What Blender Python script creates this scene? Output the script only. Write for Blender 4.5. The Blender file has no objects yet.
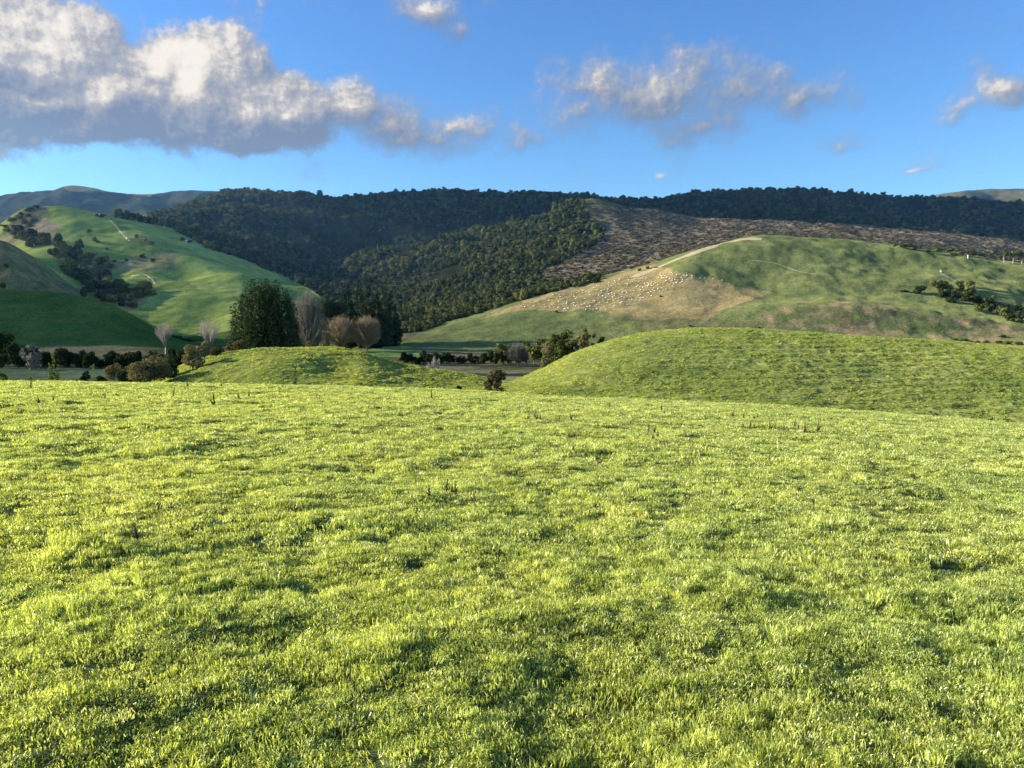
import bpy, math, random
import numpy as np
from mathutils import Vector
random.seed(7); RNG = np.random.default_rng(7)
sc = bpy.context.scene
COL = sc.collection
F = 759.0; PITCH = math.atan(59/759.0); EYE = 1.6
cP, sP = math.cos(PITCH), math.sin(PITCH)

# ------------------------------------------------------------------ camera geometry helpers
def tv(v):                       # image row -> slope z/y relative to the eye
    b = (384-np.asarray(v, float))/F
    return (-sP+b*cP)/(cP+b*sP)
def suv(u, v):                   # image point -> x/y
    b = (384-v)/F
    return ((u-512)/F)/(cP+b*sP)
def project(x, y, z):            # world -> image (used only to lay out land cover measured in the photograph)
    zr = z-EYE
    d = y*cP-zr*sP
    return 512+F*x/d, 384-F*(y*sP+zr*cP)/d

# ------------------------------------------------------------------ noise
_P = RNG.random((256, 256))
def vnoise(x, y, seed=0):
    x = np.asarray(x, float)+seed*17.3; y = np.asarray(y, float)+seed*31.7
    xi = np.floor(x).astype(int); yi = np.floor(y).astype(int)
    fx = x-xi; fy = y-yi
    fx = fx*fx*fx*(fx*(fx*6-15)+10); fy = fy*fy*fy*(fy*(fy*6-15)+10)
    a = _P[xi & 255, yi & 255]; b = _P[(xi+1) & 255, yi & 255]
    c = _P[xi & 255, (yi+1) & 255]; d = _P[(xi+1) & 255, (yi+1) & 255]
    return (a*(1-fx)+b*fx)*(1-fy)+(c*(1-fx)+d*fx)*fy*1.0
def fbm(x, y, oct=4, seed=0):
    r = 0; a = .5; tot = 0
    for i in range(oct):
        cx, sx = math.cos(i*1.1), math.sin(i*1.1)
        r = r+a*vnoise((x*cx-y*sx)*2**i, (x*sx+y*cx)*2**i, seed+i*3); tot += a; a *= .5
    return r/tot
def sstep(a, b, x):
    t = np.clip((np.asarray(x, float)-a)/(b-a), 0, 1); return t*t*(3-2*t)

def pchip(X, Y, xq):
    X = np.asarray(X, float); Y = np.asarray(Y, float)
    h = np.diff(X); d = np.diff(Y)/h
    m = np.zeros_like(Y); m[0] = d[0]; m[-1] = d[-1]
    for i in range(1, len(X)-1):
        if d[i-1]*d[i] > 0:
            w1 = 2*h[i]+h[i-1]; w2 = h[i]+2*h[i-1]
            m[i] = (w1+w2)/(w1/d[i-1]+w2/d[i])
    xq = np.clip(xq, X[0], X[-1])
    k = np.clip(np.searchsorted(X, xq, side='right')-1, 0, len(X)-2)
    t = (xq-X[k])/h[k]
    return (Y[k]*(2*t**3-3*t**2+1)+h[k]*m[k]*(t**3-2*t**2+t)
            + Y[k+1]*(-2*t**3+3*t**2)+h[k]*m[k+1]*(t**3-t**2))
def curve(pts):
    a = np.array(pts, float)
    return lambda u: pchip(a[:, 0], a[:, 1], u)

# ------------------------------------------------------------------ near field height
EDGE = curve([(-400, 384), (0, 383), (130, 384), (225, 385.5), (320, 387.5), (400, 390), (470, 392.5), (530, 396), (640, 401), (768, 407), (900, 416), (1024, 426), (1300, 445)])
YC = 60.0
def zfield_smooth(x, y):
    u = 512+F*np.clip(x/np.hypot(np.maximum(y, 0), 12.), -1.6, 1.6)
    t = tv(EDGE(u))
    a = -EYE/YC**2; b = t+2*EYE/YC
    yy = np.asarray(y, float)
    return a*yy**2+b*yy
def zfield(x, y):
    z = zfield_smooth(x, y)
    far = sstep(8, 45, y)
    z = z+(fbm(x/5., y/5., 3, 1)-.5)*.30*sstep(0, 8, y)+(fbm(x/.9, y/.9, 2, 5)-.5)*(.19-.06*far)
    z = z+(fbm(x/.34, y/.30, 2, 9)-.5)*.07
    return z

# ------------------------------------------------------------------ far terrain: rolling hills laid out along depth
CONT = []
def cont(Y, pts): CONT.append((Y if callable(Y) else (lambda u, Y=Y: np.full_like(u, float(Y))), curve(pts)))
cont(108, [(-900, 410), (0, 408), (450, 408), (500, 403), (600, 408), (768, 414), (1024, 433), (1500, 450)])
cont(lambda u: 165+8*sstep(480, 700, u), [(-900, 420), (-100, 410), (100, 402), (130, 392), (160, 376), (200, 359), (230, 351.5), (270, 347.5), (330, 347.5), (355, 351), (400, 364), (440, 371), (475, 377), (505, 381.5), (540, 369.5), (580, 351), (620, 337.5), (660, 330.5), (700, 327.5), (760, 329), (850, 335), (950, 342), (1024, 346), (1300, 350)])
cont(240, [(-900, 391), (1500, 391)])
cont(300, [(-900, 370), (-100, 376), (0, 378), (1500, 378)])
cont(370, [(-900, 300), (-300, 345), (-100, 362), (0, 368), (1500, 368)])
cont(450, [(-900, 200), (-300, 280), (-100, 330), (0, 350), (150, 351), (220, 359), (560, 359), (700, 355), (1500, 350)])
cont(540, [(-900, 80), (-400, 150), (-200, 222), (-100, 272), (0, 317), (100, 326), (165, 342), (200, 346), (330, 349), (500, 351), (560, 349), (640, 344), (760, 342), (1024, 345), (1500, 345)])
cont(640, [(-900, 60), (-400, 120), (-200, 192), (-100, 248), (0, 289), (50, 291), (100, 301), (130, 313), (165, 333), (190, 341), (240, 336), (330, 342), (390, 341), (440, 336), (480, 329), (540, 320), (600, 314), (640, 310), (700, 304), (755, 302), (830, 304), (900, 308), (1024, 318), (1300, 330)])  # unseen ground left of view raised so this ridge shades the near hill
cont(lambda u: np.interp(u, [390, 450, 540, 640, 700, 760], [760, 720, 740, 790, 830, 870]), [(-900, 180), (-200, 262), (0, 300), (100, 309), (150, 325), (190, 327), (240, 316), (330, 329), (390, 330), (410, 330), (480, 315), (540, 297), (600, 283), (640, 272), (700, 247), (755, 235.5), (800, 238), (860, 243), (900, 247), (1024, 265), (1300, 285)])
cont(960, [(-900, 180), (-200, 212), (0, 240), (20, 246), (45, 262), (60, 274), (80, 289), (110, 294), (140, 287), (200, 292), (240, 294), (290, 306), (330, 314), (400, 316), (450, 304), (480, 297), (540, 285), (600, 272), (640, 263), (700, 248), (755, 241), (800, 241), (1024, 269), (1300, 285)])
cont(1200, [(-900, 200), (-200, 240), (0, 262), (60, 252), (100, 255), (140, 258), (200, 264), (240, 274), (290, 286), (330, 293), (400, 300), (440, 290), (500, 272), (540, 258), (600, 243), (640, 239), (700, 236), (755, 232), (800, 233), (1024, 257), (1300, 270)])
cont(1500, [(-900, 240), (-200, 245), (0, 228), (20, 216), (37, 209), (60, 208.5), (100, 213), (150, 222), (180, 232), (215, 242), (250, 254), (290, 264), (330, 270), (400, 274), (440, 264), (500, 248), (540, 236), (570, 222), (600, 212), (640, 214), (720, 224), (830, 227), (900, 235), (1024, 244), (1300, 250)])
cont(1900, [(-900, 240), (0, 238), (100, 230), (200, 226), (300, 237), (400, 246), (450, 240), (500, 232), (540, 226), (600, 220), (700, 226), (830, 230), (1024, 247), (1300, 255)])
cont(2600, [(-900, 240), (-300, 235), (0, 228), (100, 222), (150, 220), (180, 213), (215, 205), (240, 196), (300, 196.5), (350, 201), (400, 196), (450, 196), (512, 197), (560, 199), (610, 204), (650, 204), (680, 201), (720, 196), (755, 191.5), (800, 195), (850, 199), (900, 201), (1024, 206), (1300, 210)])
cont(3200, [(-900, 232), (1500, 228)])
cont(4200, [(-900, 215), (-300, 205), (0, 201), (30, 195), (45, 194), (60, 193), (75, 189), (95, 190), (115, 192), (150, 196.5), (170, 194.5), (200, 192), (230, 194), (300, 202), (400, 210), (900, 208), (935, 196), (970, 192), (1024, 192), (1200, 191), (1500, 200)])
cont(5600, [(-900, 270), (1500, 270)])

us_in = np.linspace(-70, 1094, 820)
left = -70-np.geomspace(3, 1500, 60)[::-1]; right = 1094+np.geomspace(3, 1300, 60)
US = np.concatenate([left, us_in, right]); SS = (US-512)/F
YS = np.geomspace(55, 5600, 940)
LY = np.log(YS)
ZG = np.zeros((len(SS), len(YS)))
KY = [c[0](US) for c in CONT]; KV = [c[1](US) for c in CONT]
for i, s in enumerate(SS):
    ys = [50, 58, 80]; zs = [float(zfield_smooth(s*q, q)) for q in ys]
    for k in range(len(CONT)):
        y = KY[k][i]; ys.append(y); zs.append(EYE+y*float(tv(KV[k][i])))
    ZG[i] = pchip(ys, zs, YS)
XX = SS[:, None]*YS[None, :]; YY = np.broadcast_to(YS[None, :], XX.shape)
# relief the contours do not carry
def ridged(x, y, sc_, seed):
    return 1-np.abs(2*fbm(x/sc_, y/sc_, 4, seed)-1)
hill = sstep(620, 1000, YY)
wild = sstep(900, 1500, YY)*(1-.80*sstep(1900, 2450, YY))
U0 = US[:, None]*np.ones_like(YY)
forest_side = sstep(190, 330, U0+(-60)*sstep(1500, 2200, YY)*1.0)
ZG += (ridged(XX, YY, 380, 3)-.72)*150*wild*np.maximum(forest_side*.9, sstep(1600, 2000, YY))*(1-.75*sstep(560, 640, U0)*(1-sstep(1550, 1900, YY)))
ZG += (fbm(XX/120, YY/120, 4, 7)-.5)*8*hill*(1-.75*sstep(2200, 2500, YY)+.6*sstep(2900, 3300, YY)-.75*sstep(3800, 4100, YY)*1.0)
ZG += (fbm(XX/28, YY/28, 3, 8)-.5)*3.0*sstep(560, 700, YY)
ZG += (fbm(XX/45, YY/45, 3, 11)-.5)*2.6*sstep(420, 700, YY)
ZG += (fbm(XX/14, YY/14, 3, 13)-.5)*(.9+1.3*sstep(450, 560, YY))*sstep(85, 120, YY)
ZG += (fbm(XX/1.7, YY/1.5, 2, 15)-.5)*.26*sstep(85, 120, YY)*(1-sstep(220, 300, YY))
ZG += (ridged(XX, YY, 300, 19)-.72)*60*sstep(2850, 3150, YY)*(1-sstep(3850, 4150, YY))
# drawn-out folds on the right hill and the left pasture
def gauss(u0, y0, su, sy, h):
    global ZG
    ZG += h*np.exp(-((U0-u0)/su)**2-((YY-y0)/sy)**2)
gauss(765, 700, 35, 55, -7); gauss(880, 760, 55, 40, -5); gauss(860, 610, 110, 28, 8); gauss(980, 700, 40, 40, 4); gauss(820, 700, 30, 60, 1); gauss(720, 660, 22, 70, -2)
gauss(680, 720, 25, 50, 4); gauss(240, 1050, 30, 90, 16); gauss(185, 1130, 30, 60, -18); gauss(95, 1100, 45, 90, -24); gauss(150, 1300, 30, 50, 9); gauss(120, 1000, 20, 60, 10); gauss(215, 820, 25, 60, -8)
gauss(200, 900, 30, 90, 8); gauss(270, 137, 30, 9, 1.0); gauss(225, 128, 35, 8, -1.3); gauss(335, 143, 22, 9, -1.5); gauss(360, 120, 60, 7, .7)
kn_ = sstep(90, 115, YY)*(1-sstep(190, 215, YY)); ZG += kn_*.05*np.sin(ZG*7.8+5*fbm(XX/9, YY/9, 3, 17))

def zat(x, y):
    x = np.asarray(x, float); y = np.asarray(y, float)
    s = x/y; fi = np.interp(s, SS, np.arange(len(SS))); fj = np.interp(np.log(y), LY, np.arange(len(LY)))
    i = np.clip(fi.astype(int), 0, len(SS)-2); j = np.clip(fj.astype(int), 0, len(LY)-2)
    a = fi-i; b = fj-j
    z = (ZG[i, j]*(1-a)+ZG[i+1, j]*a)*(1-b)+(ZG[i, j+1]*(1-a)+ZG[i+1, j+1]*a)*b
    return np.where(y < 60, zfield(x, np.minimum(y, 80)), z)
VIS = None
def hit(u, v, ymin=62, ymax=5500):
    """first ground point under the image point measured in the photograph, beyond ymin"""
    ys = np.geomspace(max(ymin, 3), ymax, 3000); s = suv(u, v)
    zl = EYE+ys*float(tv(v)); zt = zat(s*ys, ys)
    k = np.argmax(zt >= zl)
    if not (zt >= zl).any(): k = int(np.argmin(zl-zt))
    y = float(ys[k]); x = s*y
    return Vector((x, y, float(zat(x, y))))
def ground(u, Y):
    s = (u-512)/F*1.0
    for _ in range(3):
        z = float(zat(s*Y, Y)); uu, vv = project(s*Y, Y, z); s += (u-uu)/F
    return Vector((s*Y, Y, z))
def ppm(Y): return F/Y

# ------------------------------------------------------------------ object helpers
def mesh_np(name, verts, faces, mats=(), smooth=False, midx=None):
    me = bpy.data.meshes.new(name)
    verts = np.asarray(verts, np.float32); 
    if isinstance(faces, np.ndarray):
        n, k = faces.shape
        me.vertices.add(len(verts)); me.vertices.foreach_set('co', verts.ravel())
        me.loops.add(n*k); me.loops.foreach_set('vertex_index', faces.astype(np.int32).ravel())
        me.polygons.add(n); me.polygons.foreach_set('loop_start', np.arange(0, n*k, k, dtype=np.int32))
        me.polygons.foreach_set('loop_total', np.full(n, k, np.int32))
        me.update(calc_edges=True)
    else:
        me.from_pydata([tuple(map(float, v)) for v in verts], [], [tuple(f) for f in faces])
    for m in mats: me.materials.append(m)
    if smooth: me.polygons.foreach_set('use_smooth', np.ones(len(me.polygons), bool))
    if midx is not None: me.polygons.foreach_set('material_index', np.asarray(midx, np.int32))
    me.update()
    return me
def obj(name, me, parent=None, loc=None):
    o = bpy.data.objects.new(name, me); COL.objects.link(o)
    if parent: o.parent = parent
    if loc is not None: o.location = loc
    return o
def tag(o, label=None, cat=None, group=None, kind=None):
    if label: o['label'] = label
    if cat: o['category'] = cat
    if group: o['group'] = group
    if kind: o['kind'] = kind
    return o
def grid_faces(nx, ny):
    i, j = np.meshgrid(np.arange(nx-1), np.arange(ny-1), indexing='ij')
    a = i*ny+j
    return np.stack([a, a+ny, a+ny+1, a+1], -1).reshape(-1, 4)

# ------------------------------------------------------------------ materials
def newmat(name):
    m = bpy.data.materials.new(name); m.use_nodes = True
    nt = m.node_tree; nt.nodes.clear()
    out = nt.nodes.new('ShaderNodeOutputMaterial')
    return m, nt, out
def N(nt, t, **k):
    n = nt.nodes.new(t)
    for a, b in k.items(): setattr(n, a, b)
    return n
def ramp(nt, stops, fac):
    r = N(nt, 'ShaderNodeValToRGB'); e = r.color_ramp.elements
    while len(e) > 1: e.remove(e[-1])
    e[0].position = stops[0][0]; e[0].color = (*stops[0][1], 1)
    for p, c in stops[1:]:
        q = e.new(p); q.color = (*c, 1)
    nt.links.new(fac, r.inputs[0]); return r.outputs[0]
def leafmat(name, stops, transl=.3, wscale=None, wcols=None, gloss=.0, rough=.5, tmul=1.0, inst=True):
    m, nt, out = newmat(name); L = nt.links.new
    oi = N(nt, 'ShaderNodeObjectInfo')
    geo = N(nt, 'ShaderNodeNewGeometry')
    mix = N(nt, 'ShaderNodeMath', operation='ADD')
    a = N(nt, 'ShaderNodeMath', operation='MULTIPLY'); a.inputs[1].default_value = .5
    b = N(nt, 'ShaderNodeMath', operation='MULTIPLY'); b.inputs[1].default_value = .5
    L(oi.outputs['Random'], a.inputs[0]); L(geo.outputs['Random Per Island'], b.inputs[0])
    L(a.outputs[0], mix.inputs[0]); L(b.outputs[0], mix.inputs[1])
    col = ramp(nt, stops, mix.outputs[0])
    if wscale:
        no = N(nt, 'ShaderNodeTexNoise'); no.inputs['Scale'].default_value = wscale; no.inputs['Detail'].default_value = 4
        L(geo.outputs['Position'], no.inputs['Vector'])
        r = ramp(nt, [(.35, wcols[0]), (.65, wcols[1])], no.outputs[0])
        mm = N(nt, 'ShaderNodeMix', data_type='RGBA', blend_type='MULTIPLY'); mm.inputs[0].default_value = 1
        L(col, mm.inputs[6]); L(r, mm.inputs[7]); col = mm.outputs[2]
    d = N(nt, 'ShaderNodeBsdfDiffuse'); L(col, d.inputs[0])
    t = N(nt, 'ShaderNodeBsdfTranslucent')
    tm = N(nt, 'ShaderNodeMix', data_type='RGBA', blend_type='MULTIPLY'); tm.inputs[0].default_value = 1
    L(col, tm.inputs[6]); tm.inputs[7].default_value = (1.25*tmul, 1.15*tmul, .55*tmul, 1); L(tm.outputs[2], t.inputs[0])
    ms = N(nt, 'ShaderNodeMixShader'); ms.inputs[0].default_value = transl
    L(d.outputs[0], ms.inputs[1]); L(t.outputs[0], ms.inputs[2]); sh = ms.outputs[0]
    if gloss:
        g = N(nt, 'ShaderNodeBsdfGlossy'); g.inputs['Roughness'].default_value = rough; g.inputs[0].default_value = (1, .98, .85, 1)
        m2 = N(nt, 'ShaderNodeMixShader'); m2.inputs[0].default_value = gloss
        L(sh, m2.inputs[1]); L(g.outputs[0], m2.inputs[2]); sh = m2.outputs[0]
    L(sh, out.inputs[0]); return m
def plainmat(name, c1, c2, scale=3, rough=.85, bump=.0):
    m, nt, out = newmat(name); L = nt.links.new
    tc = N(nt, 'ShaderNodeTexCoord'); no = N(nt, 'ShaderNodeTexNoise'); no.inputs['Scale'].default_value = scale; no.inputs['Detail'].default_value = 5
    L(tc.outputs['Object'], no.inputs['Vector'])
    col = ramp(nt, [(.3, c1), (.7, c2)], no.outputs[0])
    p = N(nt, 'ShaderNodeBsdfPrincipled'); p.inputs['Roughness'].default_value = rough
    L(col, p.inputs['Base Color'])
    if bump:
        bn = N(nt, 'ShaderNodeBump'); bn.inputs['Strength'].default_value = bump; L(no.outputs[0], bn.inputs['Height']); L(bn.outputs[0], p.inputs['Normal'])
    L(p.outputs[0], out.inputs[0]); return m

M_grass = leafmat('grass_blades', [(0, (.035, .065, .015)), (.25, (.19, .26, .045)), (.55, (.64, .71, .17)), (.82, (.88, .92, .34)), (1, (.96, .94, .58))], .48, .35, [(.90, .96, .95), (1.03, 1.02, 1.0)], gloss=.06, rough=.4)
M_grassk = leafmat('knoll_grass', [(0, (.13, .17, .03)), (.4, (.36, .44, .10)), (.8, (.60, .66, .19)), (1, (.78, .76, .40))], .45, .06, [(.85, .9, .85), (1.1, 1.03, 1.0)])
M_soil = plainmat('turf_soil', (.04, .055, .012), (.10, .13, .028), 14, bump=.6)
M_dark = leafmat('dark_evergreen_leaves', [(0, (.012, .024, .014)), (.5, (.030, .052, .026)), (1, (.11, .145, .075))], .15)
M_bush = leafmat('native_bush_leaves', [(0, (.018, .030, .014)), (.3, (.035, .05, .02)), (.65, (.11, .13, .05)), (1, (.27, .27, .12))], .14, .004, [(.8, .85, .9), (1.25, 1.2, .95)])
M_olive = leafmat('olive_brown_leaves', [(0, (.06, .06, .024)), (.5, (.15, .135, .07)), (1, (.30, .27, .15))], .25)
M_green = leafmat('young_green_leaves', [(0, (.07, .11, .035)), (1, (.18, .22, .08))], .35)
M_bark = plainmat('grey_bark', (.10, .085, .07), (.2, .18, .15), 6, bump=.3)
M_pale = plainmat('pale_bare_twigs', (.30, .27, .23), (.42, .39, .35), 2)
M_twig = plainmat('orange_brown_twigs', (.20, .15, .085), (.33, .26, .16), .6)
M_twigg = plainmat('grey_brown_twigs', (.125, .125, .105), (.20, .195, .16), .6)
M_dead = plainmat('dead_stalk', (.04, .027, .016), (.12, .075, .042), 30)
M_deadl = plainmat('straw_stalk', (.16, .13, .06), (.28, .22, .11), 30)
M_wool = plainmat('cream_wool', (.72, .65, .47), (.88, .81, .62), 4)
M_white = plainmat('white_painted_wall', (.68, .68, .66), (.8, .8, .78), 2)
M_iron = plainmat('pale_iron_roof', (.7, .71, .72), (.82, .82, .82), 1, .4)
M_rust = plainmat('rusty_roof', (.16, .09, .06), (.24, .14, .1), 1)
M_board = plainmat('weathered_boards', (.14, .10, .08), (.24, .18, .14), 1)
M_glass = plainmat('dark_window_glass', (.02, .025, .03), (.04, .05, .06), 1, .15)
M_track = plainmat('pale_clay_track', (.38, .31, .18), (.50, .42, .27), .3)
M_hoof = plainmat('dark_wool_face', (.05, .045, .04), (.09, .08, .07), 4)

# ------------------------------------------------------------------ land cover (albedo per vertex, laid in world space)
def inpoly(u, v, poly):
    u = np.asarray(u); v = np.asarray(v); r = np.zeros(u.shape, bool)
    n = len(poly)
    for i in range(n):
        x1, y1 = poly[i]; x2, y2 = poly[(i+1) % n]
        c = ((y1 > v) != (y2 > v)) & (u < (x2-x1)*(v-y1)/((y2-y1) if y2 != y1 else 1e-9)+x1)
        r ^= c
    return r
PU, PV = project(XX, YY, ZG)
wu = PU+(fbm(XX/18, YY/18, 3, 21)-.5)*10; wv = PV+(fbm(XX/18, YY/18, 3, 22)-.5)*6
n1 = fbm(XX/30, YY/30, 5, 31); n2 = fbm(XX/8, YY/8, 4, 32); n3 = fbm(XX/90, YY/90, 4, 33)
C = np.zeros(XX.shape+(3,)); 
def mixc(a, b, t): return np.array(a)*(1-t[..., None])+np.array(b)*t[..., None]
def put(mask, col):
    m = np.clip(mask, 0, 1).astype(float)[..., None]
    global C
    C = C*(1-m)+col*m
S = lambda x: sstep(.35, .65, x)
C[:] = mixc((.21, .26, .07), (.29, .33, .10), S(n2))                              # near knolls
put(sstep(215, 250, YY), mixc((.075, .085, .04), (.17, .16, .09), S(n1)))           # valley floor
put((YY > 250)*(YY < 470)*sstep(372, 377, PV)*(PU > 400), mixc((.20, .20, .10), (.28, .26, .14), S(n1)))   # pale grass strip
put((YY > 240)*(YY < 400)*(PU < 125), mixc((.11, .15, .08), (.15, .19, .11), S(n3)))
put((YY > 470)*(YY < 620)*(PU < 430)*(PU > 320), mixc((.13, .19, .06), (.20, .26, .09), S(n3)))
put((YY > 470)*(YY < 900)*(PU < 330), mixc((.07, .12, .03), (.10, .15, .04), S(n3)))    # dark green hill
put((YY > 470)*(YY < 690)*(PU > 420)*inpoly(wu, wv, [(400, 400), (400, 345), (440, 341), (520, 341), (520, 400)]), mixc((.13, .11, .08), (.24, .20, .15), S(n2)))
RIGHT = (YY > 520)*(YY < 1000)*sstep(400, 440, PU)*(((YY < 900) | (PU > 720)))
put(RIGHT, mixc((.10, .13, .052), (.155, .185, .072), S(n1*.4+n3*.35+n2*.25)))
TAN = inpoly(wu, wv, [(470, 321), (540, 294), (600, 280), (650, 264), (690, 274), (735, 285), (772, 292), (745, 303), (705, 319), (640, 321), (590, 310), (530, 311)])*(YY < 1000)*(YY > 520)
put(TAN, mixc((.23, .195, .092), (.28, .238, .118), S(n2*.5+n1*.5)))
put(inpoly(wu, wv, [(760, 310), (800, 303), (870, 302), (950, 318), (1080, 330), (1080, 360), (760, 345)])*(YY > 500)*(YY < 760)*sstep(.36, .56, n1*.4+n2*.6)*.85, mixc((.10, .085, .05), (.22, .18, .11), S(n2)))
put(inpoly(wu, wv, [(640, 322), (705, 319), (760, 322), (900, 350), (640, 350)])*(YY > 500)*(YY < 760)*.5, mixc((.13, .12, .06), (.17, .15, .08), S(n2)))
put((YY > 680)*(YY < 2600)*(PU < 345), mixc((.17, .235, .065), (.28, .34, .10), S(n3*.7+n1*.3)))    # left pasture
put((YY > 800)*(YY < 1060)*(PU < 85), mixc((.11, .125, .05), (.20, .175, .09), S(n2)))
put(inpoly(wu, wv, [(0, 240), (22, 228), (45, 219), (60, 226), (50, 236), (10, 246)])*(YY > 1050), mixc((.25, .21, .13), (.33, .28, .19), S(n2)))
put(inpoly(wu, wv, [(0, 236), (20, 212), (40, 206), (50, 214), (22, 232)])*(YY > 1050), mixc((.10, .10, .06), (.16, .15, .09), S(n2)))
put(inpoly(wu, wv, [(100, 264), (150, 256), (165, 249), (184, 264), (150, 270), (108, 272)])*(YY > 900)*.85, mixc((.22, .19, .09), (.30, .27, .14), S(n2)))
put(inpoly(wu, wv, [(118, 300), (140, 290), (150, 296), (140, 308), (125, 312)])*(YY > 700)*.8, mixc((.2, .17, .1), (.28, .24, .15), S(n2)))
# bush, slash, mountains
lim = np.interp(PV, [200, 215, 232, 250, 262, 278, 300, 330, 345], [150, 160, 178, 214, 250, 290, 330, 360, 385])
FOR = (YY > 690)*(PU > lim)*(PU < 720)
rcr = np.interp(PU, [400, 480, 540, 600, 640, 700], [330, 315, 297, 283, 272, 247])
SL = inpoly(wu, wv, [(583, 209), (640, 205), (760, 214), (1090, 236), (1090, 275), (900, 252), (800, 243), (740, 240), (690, 254), (650, 270), (600, 287), (560, 292), (535, 274), (560, 262), (600, 243), (606, 230)])*(YY > 880)*(YY < 1650)
behind = (YY > np.interp(PU, [390, 450, 540, 640, 700, 760], [690, 740, 760, 810, 850, 900]))
FORM = np.clip(FOR*behind, 0, 1)*(YY < 3000) 
FORM = FORM*(1-((PU > np.interp(PV, [209, 230, 243, 262, 274, 292], [584, 605, 602, 562, 600, 604]))*(YY < 1560)))
FORM = np.maximum(FORM, (YY > 1560)*(YY < 3000)*(PU > 560))
FORM = np.maximum(FORM, (YY > 1950)*(YY < 3000)*(PU > 150))
FORM = FORM*(1-SL)
put(FORM, mixc((.02, .028, .014), (.04, .05, .022), S(n1)))
str_ = np.sin((PV+.40*PU)*1.6+9*fbm(XX/60, YY/60, 3, 41))*np.clip(2.2*fbm(XX/22, YY/60, 3, 43)-.35, 0, 1)
SLF = mixc((.07, .07, .045), (.21, .18, .13), np.clip(.5+.26*str_+(n2-.5)*2.2+(n1-.5)*1.6, 0, 1))
put(SL, SLF)
ZG += SL*str_*.35
put((YY > 2900), mixc((.03, .045, .03), (.085, .085, .055), S(fbm(XX/110, YY/110, 5, 51))))
TOPM = (YY > 2900)*inpoly(PU, PV, [(60, 186), (80, 185), (160, 190), (150, 197), (110, 192), (70, 191)])
put(TOPM*.8, mixc((.22, .19, .12), (.30, .26, .17), n1))

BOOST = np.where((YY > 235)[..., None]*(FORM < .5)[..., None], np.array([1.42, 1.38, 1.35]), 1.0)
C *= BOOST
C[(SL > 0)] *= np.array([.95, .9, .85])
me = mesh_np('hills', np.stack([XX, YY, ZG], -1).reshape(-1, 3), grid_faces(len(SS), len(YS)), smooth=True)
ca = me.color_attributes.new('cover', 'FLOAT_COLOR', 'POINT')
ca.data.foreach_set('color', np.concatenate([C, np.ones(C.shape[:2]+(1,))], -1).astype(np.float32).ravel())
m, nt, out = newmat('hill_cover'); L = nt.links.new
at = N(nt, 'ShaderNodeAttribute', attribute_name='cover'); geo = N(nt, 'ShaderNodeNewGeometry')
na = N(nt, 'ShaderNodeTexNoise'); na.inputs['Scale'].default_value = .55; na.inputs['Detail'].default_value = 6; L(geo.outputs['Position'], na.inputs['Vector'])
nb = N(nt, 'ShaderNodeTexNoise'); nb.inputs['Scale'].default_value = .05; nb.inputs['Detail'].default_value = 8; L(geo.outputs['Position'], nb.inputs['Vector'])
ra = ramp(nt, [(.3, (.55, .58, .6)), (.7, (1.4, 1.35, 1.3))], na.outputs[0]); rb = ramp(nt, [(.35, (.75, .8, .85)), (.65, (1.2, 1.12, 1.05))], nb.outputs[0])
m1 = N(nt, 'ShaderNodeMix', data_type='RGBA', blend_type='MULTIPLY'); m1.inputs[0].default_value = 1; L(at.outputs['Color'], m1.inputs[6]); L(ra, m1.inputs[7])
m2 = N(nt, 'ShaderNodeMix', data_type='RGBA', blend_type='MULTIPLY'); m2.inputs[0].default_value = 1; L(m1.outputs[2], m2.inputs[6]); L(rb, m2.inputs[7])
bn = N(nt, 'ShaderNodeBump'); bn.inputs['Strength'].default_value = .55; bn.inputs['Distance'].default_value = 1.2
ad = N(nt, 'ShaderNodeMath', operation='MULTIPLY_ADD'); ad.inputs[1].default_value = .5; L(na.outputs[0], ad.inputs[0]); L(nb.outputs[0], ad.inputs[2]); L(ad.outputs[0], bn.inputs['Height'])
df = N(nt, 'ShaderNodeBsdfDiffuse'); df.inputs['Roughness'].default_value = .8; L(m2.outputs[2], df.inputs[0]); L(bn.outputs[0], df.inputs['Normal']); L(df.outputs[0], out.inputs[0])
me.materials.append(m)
tag(obj('hills', me), kind='structure')

# near field ground
gy = np.concatenate([np.linspace(-6, 1.4, 20), 1.5+np.geomspace(.04, 82, 760)]); gs = np.linspace(-1.7, 1.7, 900)
GX = gs[:, None]*(np.maximum(gy, -3)[None, :]+5); GY = np.broadcast_to(gy[None, :], GX.shape)
me = mesh_np('field', np.stack([GX, GY, zfield(GX, GY)-.014], -1).reshape(-1, 3), grid_faces(len(gs), len(gy)), [M_soil], smooth=True)
ZG_off = sstep(57, 62, YY)
o = obj('field_ground', me); tag(o, kind='structure')
# push the far sheet just under the field where they overlap
hm = bpy.data.meshes['hills']; co = np.stack([XX, YY, ZG-.35*(1-sstep(76, 82, YY))], -1).astype(np.float32); hm.vertices.foreach_set('co', co.ravel()); hm.update()

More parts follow.
